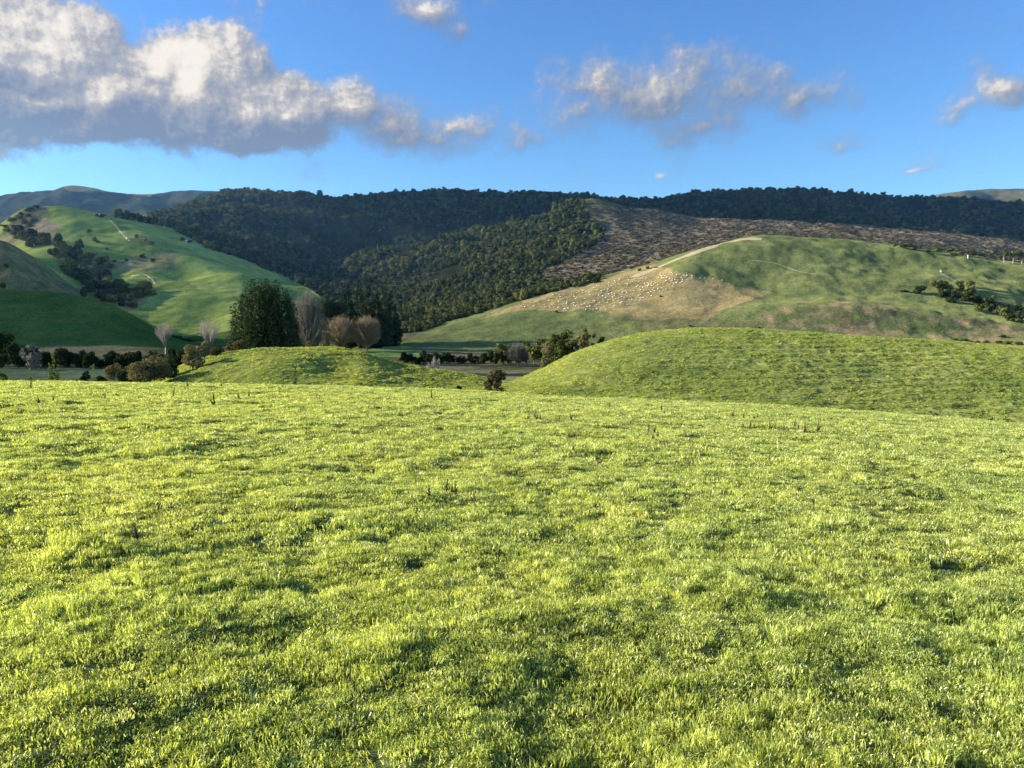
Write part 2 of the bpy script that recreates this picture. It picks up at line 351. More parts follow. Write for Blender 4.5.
# ------------------------------------------------------------------ instancing of uncountable stuff
def scatter(name, pts, rotz, scl, protos, pick, tilt=None, **tg):
    """one object whose geometry nodes place the prototypes on its vertices"""
    me = bpy.data.meshes.new(name); me.vertices.add(len(pts)); me.vertices.foreach_set('co', np.asarray(pts, np.float32).ravel())
    rot = np.zeros((len(pts), 3), np.float32); rot[:, 2] = rotz
    if tilt is not None: rot[:, :2] = tilt
    a = me.attributes.new('rot', 'FLOAT_VECTOR', 'POINT'); a.data.foreach_set('vector', rot.ravel())
    a = me.attributes.new('scl', 'FLOAT_VECTOR', 'POINT'); a.data.foreach_set('vector', np.asarray(scl, np.float32).ravel())
    a = me.attributes.new('pick', 'INT', 'POINT'); a.data.foreach_set('value', np.asarray(pick, np.int32))
    c = bpy.data.collections.new(name+' kinds')
    for i, p in enumerate(protos):
        po = bpy.data.objects.new('%s kind %02d' % (name, i), p); c.objects.link(po)
    g = bpy.data.node_groups.new(name, 'GeometryNodeTree')
    g.interface.new_socket('Geometry', in_out='INPUT', socket_type='NodeSocketGeometry')
    g.interface.new_socket('Geometry', in_out='OUTPUT', socket_type='NodeSocketGeometry')
    gi = g.nodes.new('NodeGroupInput'); go = g.nodes.new('NodeGroupOutput')
    ci = g.nodes.new('GeometryNodeCollectionInfo'); ci.inputs[0].default_value = c
    ci.inputs['Separate Children'].default_value = True; ci.inputs['Reset Children'].default_value = True
    ip = g.nodes.new('GeometryNodeInstanceOnPoints'); ip.inputs['Pick Instance'].default_value = True
    def na(nm, t):
        n = g.nodes.new('GeometryNodeInputNamedAttribute'); n.data_type = t; n.inputs[0].default_value = nm
        return [s for s in n.outputs if s.enabled and s.name == 'Attribute'][0]
    l = g.links.new
    l(gi.outputs[0], ip.inputs['Points']); l(ci.outputs[0], ip.inputs['Instance'])
    l(na('pick', 'INT'), ip.inputs['Instance Index']); l(na('rot', 'FLOAT_VECTOR'), ip.inputs['Rotation']); l(na('scl', 'FLOAT_VECTOR'), ip.inputs['Scale'])
    l(ip.outputs[0], go.inputs[0])
    o = obj(name, me); md = o.modifiers.new('scatter', 'NODES'); md.node_group = g
    tag(o, kind='stuff', **tg); return o

def tuft(seed, n, rad, h0, h1, w, mat, lean=.5, wide=1.0):
    r = np.random.default_rng(seed); V = []; Fc = []
    a = r.uniform(0, 2*math.pi, n); q = rad*np.sqrt(r.random(n)); bx, by = q*np.cos(a), q*np.sin(a)
    h = r.uniform(h0, h1, n); la = r.uniform(0, 2*math.pi, n); ln = r.uniform(.1, 1, n)*lean*h
    fa = r.uniform(0, math.pi, n); ww = w*r.uniform(.6, 1.3, n)
    for i in range(n):
        dx, dy = math.cos(fa[i])*ww[i]/2, math.sin(fa[i])*ww[i]/2; lx, ly = math.cos(la[i])*ln[i], math.sin(la[i])*ln[i]
        k = len(V)
        V += [(bx[i]-dx, by[i]-dy, -.01), (bx[i]+dx, by[i]+dy, -.01),
              (bx[i]-dx*.8+lx*.35, by[i]-dy*.8+ly*.35, h[i]*.6), (bx[i]+dx*.8+lx*.35, by[i]+dy*.8+ly*.35, h[i]*.6),
              (bx[i]+lx, by[i]+ly, h[i]*(1-.25*ln[i]/h[i]))]
        Fc += [(k, k+1, k+3, k+2), (k+2, k+3, k+4)]
    return mesh_np('tuft', V, Fc, [mat])
def band(y0, y1, dens, margin=1.5, smax=.78):
    area = 0; out_ = []
    n = int(dens*(smax*(y1**2-y0**2)+2*margin*(y1-y0)))
    y = np.sqrt(RNG.uniform(y0**2, y1**2, n)); x = RNG.uniform(-1, 1, n)*(smax*y+margin)
    return x, y
P_near = [tuft(100+i, 88, .085, .010, .032, .0052, M_grass, 1.7) for i in range(6)]+[tuft(120+i, 45, .05, .03, .055, .0055, M_grass, 1.5) for i in range(2)]
X_, Y_, SC_, PK_ = [], [], [], []
for (y0, y1, dens, sxy, sz) in [(1.6, 6, 250, 1.0, .9), (6, 12, 135, 1.35, 1.1), (12, 25, 60, 2.1, 1.4), (25, 45, 27, 3.3, 1.8), (45, 76, 13, 5.0, 2.2)]:
    x, y = band(y0, y1, dens)
    g = fbm(x/1.1, y/.8, 3, 61); g2 = fbm(x/.28, y/.28, 2, 63)
    hh = (.8+.55*sstep(.35, .75, g)+.6*(g2-.45))*RNG.uniform(.75, 1.25, len(x))
    X_.append(x); Y_.append(y); SC_.append(np.stack([np.full(len(x), sxy), np.full(len(x), sxy), sz*np.clip(hh, .55, 2.0)], -1))
    tall = (g > .56) & (RNG.random(len(x)) < .25)
    PK_.append(np.where(tall, RNG.integers(6, 8, len(x)), RNG.integers(0, 6, len(x))))
x = np.concatenate(X_); y = np.concatenate(Y_); 
scatter('field_grass', np.stack([x, y, zfield(x, y)-.003], -1), RNG.uniform(0, 6.28, len(x)), np.concatenate(SC_), P_near, np.concatenate(PK_),
        tilt=RNG.normal(0, .12, (len(x), 2)), label='bright yellow green pasture grass covering the whole foreground field', cat='grass')
# knolls
n = 90000
u = RNG.uniform(-60, 1090, n); y = RNG.uniform(78, 215, n)**1.0; x = (u-512)/F*y
P_k = [tuft(140+i, 22, .22, .08, .22, .07, M_grassk, 1.6) for i in range(4)]
g = fbm(x/1.6, y/1.6, 3, 71)
sc_ = RNG.uniform(.8, 1.5, n)
scatter('knoll_grass', np.stack([x, y, zat(x, y)-.02], -1), RNG.uniform(0, 6.28, n), np.stack([sc_, sc_, .45+.8*sstep(.35, .7, g)*RNG.uniform(.3, 1.4, n)], -1), P_k, RNG.integers(0, 4, n),
        label='rough tussocky green grass on the two round knolls behind the field', cat='grass')

# ------------------------------------------------------------------ trees
def quads(P, Nrm, size, r, aspect=1.0):
    n = len(P)
    t = r.normal(size=(n, 3)); Nn = Nrm+r.normal(scale=.38, size=(n, 3)); Nn /= np.linalg.norm(Nn, axis=1)[:, None]+1e-9
    t -= (t*Nn).sum(1)[:, None]*Nn; t /= np.linalg.norm(t, axis=1)[:, None]+1e-9; b = np.cross(Nn, t)
    s = (size*r.uniform(.5, 1.25, n))[:, None]
    V = np.stack([P-t*s-b*s*.35*aspect, P+t*s*.2-b*s*.75*aspect, P+t*s+b*s*.2*aspect, P-t*s*.1+b*s*.7*aspect], 1).reshape(-1, 3)
    return V, np.arange(n*4).reshape(n, 4)
def blob_pts(blobs, n, r, shell=.55):
    B = np.array(blobs, float); wts = (B[:, 3]*B[:, 4]+B[:, 4]*B[:, 5]); wts /= wts.sum()
    k = r.choice(len(B), n, p=wts); d = r.normal(size=(n, 3)); d /= np.linalg.norm(d, axis=1)[:, None]
    rad = 1-(1-shell)*r.random(n)**1.6
    rad *= 1+.18*np.sin(d[:, 0]*5+k)*np.cos(d[:, 2]*6+k*2)
    P = B[k, :3]+d*B[k, 3:6]*rad[:, None]
    return P, d
def tube(V, Fc, p0, p1, r0, r1, sides=5):
    p0 = np.array(p0, float); p1 = np.array(p1, float); d = p1-p0; L_ = np.linalg.norm(d)+1e-9; d /= L_
    a = np.cross(d, (0, 0, 1) if abs(d[2]) < .9 else (1, 0, 0)); a /= np.linalg.norm(a); b = np.cross(d, a); k = len(V)
    for p, rr in ((p0, r0), (p1, r1)):
        for i in range(sides):
            t = 2*math.pi*i/sides; V.append(p+a*math.cos(t)*rr+b*math.sin(t)*rr)
    for i in range(sides): Fc.append((k+i, k+(i+1) % sides, k+sides+(i+1) % sides, k+sides+i))
def tubes_np(P0, P1, R0, R1, sides=3):
    P0, P1, R0, R1 = (np.array(q, float) for q in (P0, P1, R0, R1)); d = P1-P0; d /= np.linalg.norm(d, axis=1)[:, None]+1e-9
    ref = np.where(np.abs(d[:, 2:3]) < .9, np.array([[0, 0, 1.]]), np.array([[1., 0, 0]])); a = np.cross(d, ref); a /= np.linalg.norm(a, axis=1)[:, None]; b = np.cross(d, a)
    t = 2*math.pi*np.arange(sides)/sides; ring = a[:, None]*np.cos(t)[None, :, None]+b[:, None]*np.sin(t)[None, :, None]
    V = np.concatenate([P0[:, None]+ring*R0[:, None, None], P1[:, None]+ring*R1[:, None, None]], 1)
    k = np.arange(len(P0))[:, None]*2*sides; i = np.arange(sides)[None]; i2 = (i+1) % sides
    return V.reshape(-1, 3), np.stack([k+i, k+i2, k+sides+i2, k+sides+i], -1).reshape(-1, 4)
def twig_tree(seed, H, W, n, form='round', r0=.3, tw=.05, base=.08):
    """leafless crown: stems that leave a short trunk and curve out to the edge of a rounded crown"""
    rr = np.random.default_rng(seed); cz = H*(base+(1-base)*.5); rz = H*(1-base)*.5
    d = rr.normal(size=(n, 3)); d /= np.linalg.norm(d, axis=1)[:, None]; d[:, 2] = np.where(d[:, 2] < -.55, -d[:, 2], d[:, 2])
    rad = .55+.45*rr.random(n)**.5; lump = 1+.10*np.sin(d[:, 0]*4+seed)+.08*np.cos(d[:, 1]*5+seed)
    if form == 'vase': d[:, 2] = np.abs(d[:, 2])*.8+.15
    E = np.stack([d[:, 0]*W/2*rad*lump, d[:, 1]*W/2*rad*lump, cz+d[:, 2]*rz*rad], 1); E[:, 2] = np.clip(E[:, 2], H*.08, H)
    ng = max(5, n//45); main = E[rr.integers(0, n, ng)]; dist = ((E[:, None, :]-main[None])**2).sum(-1); gi_ = dist.argmin(1); Mn = main[gi_]
    B0 = np.zeros((n, 3)); B0[:, 2] = H*.02+np.clip(E[:, 2]*.25, 0, H*.2); j = rr.normal(size=(n, 3))*W*.02
    C1 = Mn*np.array([.35, .35, 0])+np.stack([0*E[:, 0], 0*E[:, 0], B0[:, 2]+(Mn[:, 2]-B0[:, 2])*.45], 1)
    C2 = (Mn*.45+E*.55)*np.array([.8, .8, 0])+np.stack([0*E[:, 0], 0*E[:, 0], E[:, 2]*.8], 1)+j
    P0, P1, R0, R1 = [], [], [], []
    T = np.linspace(0, 1, 7); prev = None
    for k, t in enumerate(T):
        q = B0*(1-t)**3+C1*3*t*(1-t)**2+C2*3*t*t*(1-t)+E*t**3+(rr.normal(size=(n, 3))*W*.008 if 0 < k < 6 else 0)
        if prev is not None: P0.append(prev); P1.append(q); R0.append(np.full(n, max(tw, r0*.30*(1-T[k-1])**2))); R1.append(np.full(n, max(tw*.7, r0*.30*(1-t)**2)))
        prev = q
    # side twigs
    m_ = n*3; idx = rr.integers(0, n, m_); f = rr.uniform(.45, 1, m_)[:, None]; q = (B0*(1-f)**3+C1[:]*0 if False else None)
    Bq = B0[idx]*(1-f)**3+C1[idx]*3*f*(1-f)**2+C2[idx]*3*f*f*(1-f)+E[idx]*f**3
    dd = (E[idx]-B0[idx]); dd /= np.linalg.norm(dd, axis=1)[:, None]; dd = dd+rr.normal(size=(m_, 3))*(.25 if form == 'column' else .45); dd[:, 2] += .2
    Eq = Bq+dd*W*.11*rr.uniform(.4, 1, m_)[:, None]; P0.append(Bq); P1.append(Eq); R0.append(np.full(m_, tw*.8)); R1.append(np.full(m_, tw*.45))
    P0.append(np.array([[0, 0, -.5]])); P1.append(np.array([[0, 0, H*.2]])); R0.append(np.array([r0])); R1.append(np.array([r0*.6]))
    return tubes_np(np.concatenate(P0), np.concatenate(P1), np.concatenate(R0), np.concatenate(R1))
def trunk_mesh(seed, H, r0, lean=0, limbs=5, spread=.3):
    r = random.Random(seed); V = []; Fc = []; q = np.array([0, 0, -.5]); N_ = 5
    for i in range(N_):
        nq = np.array([lean*(i+1)/N_*H+r.gauss(0, .02*H), r.gauss(0, .02*H), H*(i+1)/N_]); tube(V, Fc, q, nq, r0*(1-.8*i/N_)*(1.3 if i == 0 else 1), r0*(1-.8*(i+1)/N_), 8); q = nq
        if i > 0:
            for k in range(limbs):
                a = r.uniform(0, 6.28); e = q+np.array([math.cos(a)*spread*H*.6, math.sin(a)*spread*H*.6, H*.14]); tube(V, Fc, q, e, r0*.35, r0*.1, 5)
    return np.array(V), np.array(Fc)
def make_tree(name, label, cat, loc, crown, trunk, cm, tm, group=None, rz=0):
    t = bpy.data.objects.new(name, None); COL.objects.link(t); t.location = loc; t.rotation_euler[2] = rz; t.empty_display_size = .5
    tag(t, label, cat, group)
    if trunk is not None: obj('trunk', mesh_np(name+'_trunk', trunk[0], trunk[1], [tm]), t)
    if crown is not None: obj('crown', mesh_np(name+'_crown', crown[0], crown[1], [cm]), t)
    return t
def dup(t, loc, rz=0, sc_=(1, 1, 1), label=None, group=None):
    c = t.copy(); COL.objects.link(c); c.location = loc; c.rotation_euler[2] = rz; c.scale = sc_
    if label: c['label'] = label
    if group: c['group'] = group
    for ch in list(t.children):
        d = ch.copy(); COL.objects.link(d); d.parent = c
    return c

def crown_round(seed, H, W, n, leaf, base=.15, nb=9, flat=1.0):
    r = np.random.default_rng(seed); bl = []
    for i in range(nb):
        a = r.uniform(0, 6.28); q = W*.27*math.sqrt(r.random()); z = H*(base+(.85-base)*r.uniform(.2, .95)); s = W*.5*r.uniform(.38, .62)*(1.15-.5*(z/H)**2)
        bl.append((q*math.cos(a), q*math.sin(a), min(z, H-s*.7), s, s, s*.8*flat))
    P, d = blob_pts(bl, n, r)
    P[:, 2] = np.maximum(P[:, 2], H*base*.5*r.random(len(P)))
    return quads(P, d, leaf, r)
def crown_leaders(seed, H, W, n, leaf, nl=26, profile=None):
    """upright leaders packed into one broad crown, as on an old macrocarpa"""
    r = np.random.default_rng(seed); bl = []
    for i in range(nl):
        a = r.uniform(0, 6.28); q = W*.5*math.sqrt(r.random())*.86; top = H*(1-.40*(q/(W*.5))**3.4)*r.uniform(.84, 1.0)
        for k in range(6):
            z = top*(.08+.86*k/5.); s = W*.085*r.uniform(.8, 1.5)*(1.25-.7*k/5)
            out_ = 1+.14*(1-abs(k-1.5)/3.5)
            bl.append((q*math.cos(a)*out_+r.normal()*.6, q*math.sin(a)*out_+r.normal()*.6, z, s, s, top*.12))
    P, d = blob_pts(bl, n, r, .6); d[:, 2] += .3
    P[:, 2] = np.minimum(np.maximum(P[:, 2], .3), H)
    return quads(P, d, leaf, r)
def crown_cone(seed, H, W, n, leaf, base=.05, p=.8):
    r = np.random.default_rng(seed); bl = []
    for k in range(16):
        f = (k+.5)/16; z = H*(base+(1-base)*f); rr = W*.5*(1-f)**p*(.6+.4*min(1, f*6)); m_ = max(2, int(7*(1-f)))
        for j in range(m_):
            a = r.uniform(0, 6.28); q = rr*r.uniform(.35, .75); s = max(W*.05, rr*.42)*r.uniform(.7, 1.2)
            bl.append((q*math.cos(a), q*math.sin(a), min(z+r.normal()*H*.02, H-s), s, s, s*.95))
    P, d = blob_pts(bl, n, r, .6); d[:, 2] += .3
    return quads(P, d, leaf, r)

def height_at(u, vtop, Y):      # metres between the ground at (u, Y) and the row vtop
    g = ground(u, Y); return g, EYE+Y*float(tv(vtop))-g.z

# the big macrocarpa and its neighbours
g, H = height_at(266, 279.5, 330)
make_tree('macrocarpa_tree', 'huge broad dark evergreen tree standing behind the left knoll', 'tree', g, crown_leaders(1, H, 30, 60000, .40, 64), trunk_mesh(1, H*.7, 1.1), M_dark, M_bark)
g, H = height_at(309, 289, 400)
b = twig_tree(3, H, 20, 1000, 'column', .7, .06, .04)
t = make_tree('poplar_tree', 'tall leafless grey twiggy tree right behind the huge dark evergreen', 'tree', g, b, trunk_mesh(3, H*.35, .35, limbs=1, spread=.08), M_twigg, M_bark)
for i, (u, v, Y, W, hb) in enumerate([(336, 291, 600, 30, 0), (349, 284, 560, 17, 0), (360, 279, 575, 17, 0), (371, 277, 590, 18, 0), (383, 281, 580, 18, 0), (392, 290, 590, 18, 0), (365, 296, 545, 13, 0), (377, 294, 550, 15, 0)]):
    g, H = height_at(u, v, Y)
    lab = ['wide blackish evergreen tree between the grey leafless tree and the pine stand', 'leftmost pointed conifer of the dark pine stand behind the bare willows', 'second conifer from the left in the dark pine stand', 'tallest pointed conifer in the middle of the dark pine stand', 'conifer right of the tallest one in the dark pine stand', 'rightmost conifer of the dark pine stand beside the valley meadow', 'low front conifer left of centre in the dark pine stand', 'low front conifer right of centre in the dark pine stand'][i]
    if i == 0: make_tree('evergreen_tree', lab, 'tree', g, crown_round(10, H, W, 14000, .7, .05, 16), trunk_mesh(10, H*.6, .8, limbs=0), M_dark, M_bark)
    else: make_tree('pine_tree', lab, 'tree', g, crown_cone(20+i, H, W*1.1, 11000, .6, .0, .55), trunk_mesh(20+i, H*.8, .5, limbs=0), M_dark, M_bark, 'conifers of the valley pine stand')
for i, (u, v, Y, Wp) in enumerate([(341, 316, 520, 31), (367, 315, 525, 30), (325, 330, 515, 13)]):
    g, H = height_at(u, v, Y)
    b = twig_tree(30+i, H, Wp/ppm(Y), 700, 'round', .8, .085, .0)
    make_tree('willow_tree', ['left of the two big leafless orange brown willows before the pines', 'right of the two big leafless orange brown willows, darker, before the pines', 'small low leafless willow at the left foot of the big willows'][i], 'tree', g, b, trunk_mesh(30+i, H*.25, .35, limbs=1), M_twig, M_bark, 'leafless willows by the valley meadow')
for i, (u, v, Y, Wp) in enumerate([(166, 321, 440, 22), (210, 315, 440, 24)]):
    g, H = height_at(u, v, Y)
    b = twig_tree(40+i, H, Wp/ppm(Y), 170, 'vase', .6, .05, .1)
    make_tree('bare_tree', ['pale leafless tree standing before the end of the shaded green hill', 'faint pale leafless tree just left of the huge dark evergreen'][i], 'tree', g, b, trunk_mesh(40+i, H*.3, .25, limbs=0), M_pale, M_pale)
for i, (u, v) in enumerate([(428.5, 362), (434, 355), (438.5, 357)]):
    g, H = height_at(u, v, 285)
    b = twig_tree(50+i, H, 2.2, 120, 'column', .2, .035, .05)
    make_tree('slim_poplar', ['shortest and leftmost of three slim pale leafless poplars', 'tallest, middle one of three slim pale leafless poplars', 'rightmost of three slim pale leafless poplars'][i], 'tree', g, b, trunk_mesh(50+i, H*.6, .1, limbs=1, spread=.05), M_pale, M_pale, 'slim poplars on the valley flat')
g, H = height_at(518, 344, 385)
make_tree('round_tree', 'small round leafless brown tree on the valley flat left of dark bushes', 'tree', g, twig_tree(60, H, 11.5, 800, 'round', .5, .055, .0), trunk_mesh(60, H*.25, .25, limbs=1), M_twigg, M_bark)

# shrubs and trees placed one by one: (name, u, vtop, Y, width px, label, colour)
def shrub(name, u, vtop, Y, wpx, label, mat, cat='bush', n=1500, leaf=None, seed=0, base=.02, group=None, nb=8, off=0):
    g, H = height_at(u, vtop, Y); W = wpx/ppm(Y); H = max(H, .6)
    CV, CF = crown_round(seed+200, H, W, n, leaf or max(.55/ppm(Y)*1.6, .05), base, nb)
    z1 = np.percentile(CV[:, 2], 99.7); CV[:, 2] *= H/z1; w1 = np.percentile(np.abs(CV[:, :2]), 98); CV[:, :2] *= W*.5/w1
    return make_tree(name, label, cat, g, (CV, CF), trunk_mesh(seed+200, H*.6, max(.04, H*.03)), mat, M_bark, group)
SH = [
 ('bush', 150, 356, 142, 34, 'large olive brown bush, tallest of the clump at the left field edge', M_olive, 5200),
 ('bush', 138, 363, 138, 30, 'olive brown bush left of the tallest one in the field edge clump', M_olive, 3200),
 ('bush', 165, 359, 148, 24, 'dark green bush on the right end of the field edge clump', M_dark, 3000),
 ('bush', 113, 364, 112, 20, 'low olive bush on the left end of the field edge clump', M_olive, 2200),
 ('bush', 127, 370, 105, 16, 'low dark bush in front in the field edge clump', M_dark, 1500),
 ('bush', 104, 376, 100, 14, 'ragged dark bush just left of the field edge clump', M_dark, 900),
 ('bush', 88, 371, 120, 9, 'narrow dark upright bush between two young poplars', M_dark, 900),
 ('bush', 70, 380, 130, 5, 'left of two tiny round dark bushes beyond the field edge', M_dark, 300),
 ('bush', 79, 380.5, 130, 5, 'right of two tiny round dark bushes beyond the field edge', M_dark, 300),
 ('bush', 3, 372, 110, 10, 'green bush cut by the left picture border', M_green, 700),
 ('bush', 8, 379, 108, 6, 'tiny round dark bush beside the left picture border', M_dark, 300),
 ('tree', 193, 345, 150, 20, 'leaning olive brown tree on the left flank of the left knoll', M_olive, 2600),
 ('tree', 205, 341, 160, 18, 'taller olive tree behind the leaning one on the left knoll', M_olive, 2400),
 ('bush', 217, 347, 163, 12, 'small olive bush on the crest of the left knoll flank', M_olive, 1200),
 ('bush', 229, 346, 172, 9, 'small grey olive bush left of the huge evergreen', M_olive, 700),
 ('bush', 241, 340, 180, 14, 'rounded olive bush at the left foot of the huge evergreen', M_olive, 1400),
 ('bush', 311, 341, 180, 10, 'small brown bush behind the top of the left knoll', M_olive, 700),
 ('bush', 324, 341, 182, 12, 'brown bush behind the right shoulder of the left knoll', M_olive, 900),
 ('bush', 352, 354, 190, 8, 'tiny reddish brown bush low on the right of the left knoll', M_olive, 400),
 ('bush', 497, 370, 104, 21, 'brown windswept bush in the dip left of the right knoll', M_olive, 3000),
 ('bush', 489, 374, 104, 11, 'small brown bush leaning left of the windswept bush', M_olive, 1200),
 ('bush', 460, 385.5, 92, 8, 'very small dark bush in the dip between the knolls', M_dark, 500),
 ('bush', 430, 371, 180, 11, 'low dark shrub at the foot of the slim poplars', M_dark, 300),
]
for i, q in enumerate(SH):
    shrub(q[0], q[1], q[2], q[3], q[4], q[5], q[6], cat=q[0], n=q[7], seed=i)
# dark bushes by the small round tree (valley centre)
r = random.Random(5)
VC = [(505, 343, 420, 16), (527, 342, 400, 12), (534, 346, 395, 14), (541, 338, 400, 14), (549, 341, 380, 16), (556, 334, 395, 14), (563, 332, 400, 14), (569, 329.5, 405, 14), (577, 335, 395, 12), (592, 334, 400, 12), (600, 337, 400, 10), (560, 343, 370, 14), (572, 342, 370, 12)]
for i, (u, v, Y, w) in enumerate(VC):
    shrub('dark_tree', u, v, Y, w, 'rounded dark green tree in the clump left of the right knoll', M_bush, 'tree', 900, .45, 60+i, group='dark trees in the clump between the right knoll and valley')
shrub('brown_tree', 547, 344, 300, 14, 'reddish brown tree at the near side of the dark clump', M_olive, 'tree', 1600, .3, 90)
shrub('ragged_tree', 584, 328, 330, 11, 'ragged olive tree poking above the dark clump beside the right knoll', M_olive, 'tree', 1400, .3, 91, .25)
shrub('ragged_tree', 586, 332, 335, 9, 'lower ragged tree leaning right of the poking ragged tree', M_olive, 'tree', 900, .3, 92, .2)

# valley hedgerows: individual dark trees
HD = []
for i in range(34):
    u = -6+i*6.3+r.uniform(-2, 2); HD.append((u, 347+r.uniform(-2.5, 4)-(6 if u < 14 else 0)+3*math.exp(-((u-100)/50)**2)*0, 375+r.uniform(-12, 12), r.uniform(9, 14)))
for i in range(20):
    u = 402+i*5.6+r.uniform(-2, 2); HD.append((u, 351+r.uniform(-2, 1.5)-2*sstep(460, 510, u), 405+r.uniform(-8, 8), r.uniform(7, 11)))
for i in range(14):
    u = 205+i*11+r.uniform(-3, 3); HD.append((u, 344+r.uniform(-4, 3), 395+r.uniform(-15, 15), r.uniform(12, 18)))
protoH = []
for i in range(4):
    protoH.append(make_tree('hedge_tree', 'dark evergreen tree in the shaded hedgerows along the valley floor', 'tree', (0, 0, 0), crown_round(300+i, 8, 7, 1100, .42, .02, 9), trunk_mesh(300+i, 5, .2), M_dark, M_bark, 'hedgerow trees on the valley floor'))
for i, (u, v, Y, w) in enumerate(HD):
    g, H = height_at(u, v, Y); W = w/ppm(Y)*1.2; H *= r.uniform(.6, 1.0); s = (W/7, W/7, H/7.2)
    if i < 4: p = protoH[i]; p.location = g; p.scale = s
    else: dup(protoH[i % 4], g, r.uniform(0, 6.28), s)
shrub('grey_tree', 31, 344, 350, 18, 'grey brown tree before the hedgerow on the far left', M_twigg, 'tree', 1500, .4, 95)
shrub('dark_tree', 4, 332, 400, 26, 'big dark tree cut by the left picture border below the green hill', M_dark, 'tree', 3000, .5, 96)
for i, (u, v, w) in enumerate([(176, 336, 12), (184, 338, 12), (193, 340, 12), (200, 343, 10), (170, 335, 7)]):
    shrub('dark_tree', u, v, 640, w, 'dark tree in the short row behind the pale leafless tree', M_dark, 'tree', 600, .8, 100+i, group='dark trees at the toe of the green hill')

# young leafy poplars at the field edge
for i, (u, v, Y, wpx, nst) in enumerate([(55, 354, 95, 13, 9), (95, 364, 95, 4, 3), (296, 366, 100, 5, 4), (31, 382-6, 90, 3, 2)]):
    g, H = height_at(u, v, Y); W = wpx/ppm(Y); rr = np.random.default_rng(400+i); V = []; Fc = []; P = []; D = []
    for k in range(nst):
        a = rr.uniform(0, 6.28); hh = H*(1 if k == 0 else rr.uniform(.45, .85)); e = np.array([math.cos(a)*W*.5*(k > 0)*rr.uniform(.4, 1), math.sin(a)*W*.5*(k > 0), hh])
        tube(V, Fc, (0, 0, -.3), e*.4+np.array([0, 0, 0]), .05, .035); tube(V, Fc, e*.4, np.array([e[0]*.8, e[1]*.8, hh]), .035, .015)
        for q in range(110):
            f = rr.uniform(.15, 1); base_ = e*f*np.array([.8 if f > .5 else 1, .8 if f > .5 else 1, 1]); P.append(base_+rr.normal(size=3)*np.array([.13, .13, .08])*(1.3-f*.8)); D.append(rr.normal(size=3))
    cr = quads(np.array(P), np.array(D), .11, rr)
    make_tree('sapling', ['young poplar with several upright leafy shoots at the left field edge', 'single thin leafy shoot left of the field edge clump', 'thin green sapling in front of the left knoll', 'tiny thin sapling near the left picture border'][i], 'sapling', g, cr, (np.array(V), np.array(Fc)), M_green, M_bark)

# ------------------------------------------------------------------ bush on the hills
def bush_proto(seed, conifer=False):
    r = np.random.default_rng(seed)
    if conifer: V, Fq = crown_cone(seed, 9, 5, 260, .75, .02, .7)
    else: V, Fq = crown_round(seed, 7.5, 8.6, 560, .62, .05, 5)
    tv_, tf = trunk_mesh(seed, 5, .2, limbs=0)
    V2 = np.concatenate([V, tv_]); F2 = np.concatenate([Fq, tf+len(V)])
    return mesh_np('bush_tree', V2, F2, [M_bush, M_bark], midx=[0]*len(Fq)+[1]*len(tf))
BP = [bush_proto(500+i) for i in range(7)]+[bush_proto(510+i, True) for i in range(2)]
# density field of the bush, measured land cover
def sample_for(nx):
    y = np.exp(RNG.uniform(math.log(690), math.log(2750), nx)); u = RNG.uniform(-40, 1070, nx); x = (u-512)/F*y
    fi = np.clip(np.searchsorted(SS, x/y), 0, len(SS)-1); fj = np.clip(np.searchsorted(YS, y), 0, len(YS)-1)
    ok = FORM[fi, fj] > .5
    # visible from the field side (back slopes nobody sees stay bare)
    return x[ok], y[ok], fi[ok], fj[ok]
# running horizon for culling hidden back slopes
slope = (ZG-EYE)/YY; run = np.maximum.accumulate(slope, axis=1)
x, y, fi, fj = sample_for(90000)
hid = (run[fi, np.maximum(fj-1, 0)]-slope[fi, fj])*y
ok = hid < 14
x, y = x[ok], y[ok]
ok = (fbm(x/70, y/110, 4, 91) > .31) | (y < 1150); x, y = x[ok], y[ok]
sc1 = (.62+.85*RNG.random(len(x))**2.2)*np.interp(y, [700, 1000, 1600, 2700], [1.15, 1.35, 1.7, 2.1])
# thin by size so crowns overlap but do not pile up
ordr = np.argsort(y); x, y, sc1 = x[ordr], y[ordr], sc1[ordr]
keep = np.ones(len(x), bool); cell = {}
for i in range(len(x)):
    rr = 5.6*sc1[i]; cx, cy = int(x[i]//17), int(y[i]//17); bad = False
    for a in (-1, 0, 1):
        for b_ in (-1, 0, 1):
            for j in cell.get((cx+a, cy+b_), ()):
                if (x[i]-x[j])**2+(y[i]-y[j])**2 < rr*rr: bad = True; break
            if bad: break
        if bad: break
    if bad: keep[i] = False
    else: cell.setdefault((cx, cy), []).append(i)
x, y, sc1 = x[keep], y[keep], sc1[keep]
print('BUSH', len(x))
pk = np.where(RNG.random(len(x)) < .025, RNG.integers(7, 9, len(x)), RNG.integers(0, 7, len(x)))
zz = zat(x, y); rz = RNG.uniform(0, 6.28, len(x)); su, sv = project(x, y, zz+5)
infr = (su > 0) & (su < 1024)
rank = np.argsort(np.where(infr, -(sc1/y), 1)); IND = rank[:150]
mask = np.ones(len(x), bool); mask[IND] = False
hs = RNG.uniform(.75, 1.2, len(x))
for i in IND:
    o = obj('bush_tree', BP[int(pk[i])], None, (x[i], y[i], zz[i]-.3)); o.rotation_euler[2] = rz[i]; o.scale = (sc1[i], sc1[i], sc1[i]*hs[i])
    tag(o, 'rounded dark evergreen tree along the near edge of the valley forest', 'tree', 'trees along the near edge of the forest')
scatter('forest', np.stack([x, y, zz-.4], -1)[mask], rz[mask], np.stack([sc1, sc1, sc1*hs], -1)[mask], BP, pk[mask], label='dense dark evergreen forest covering the middle hills and the skyline ridge', cat='forest')

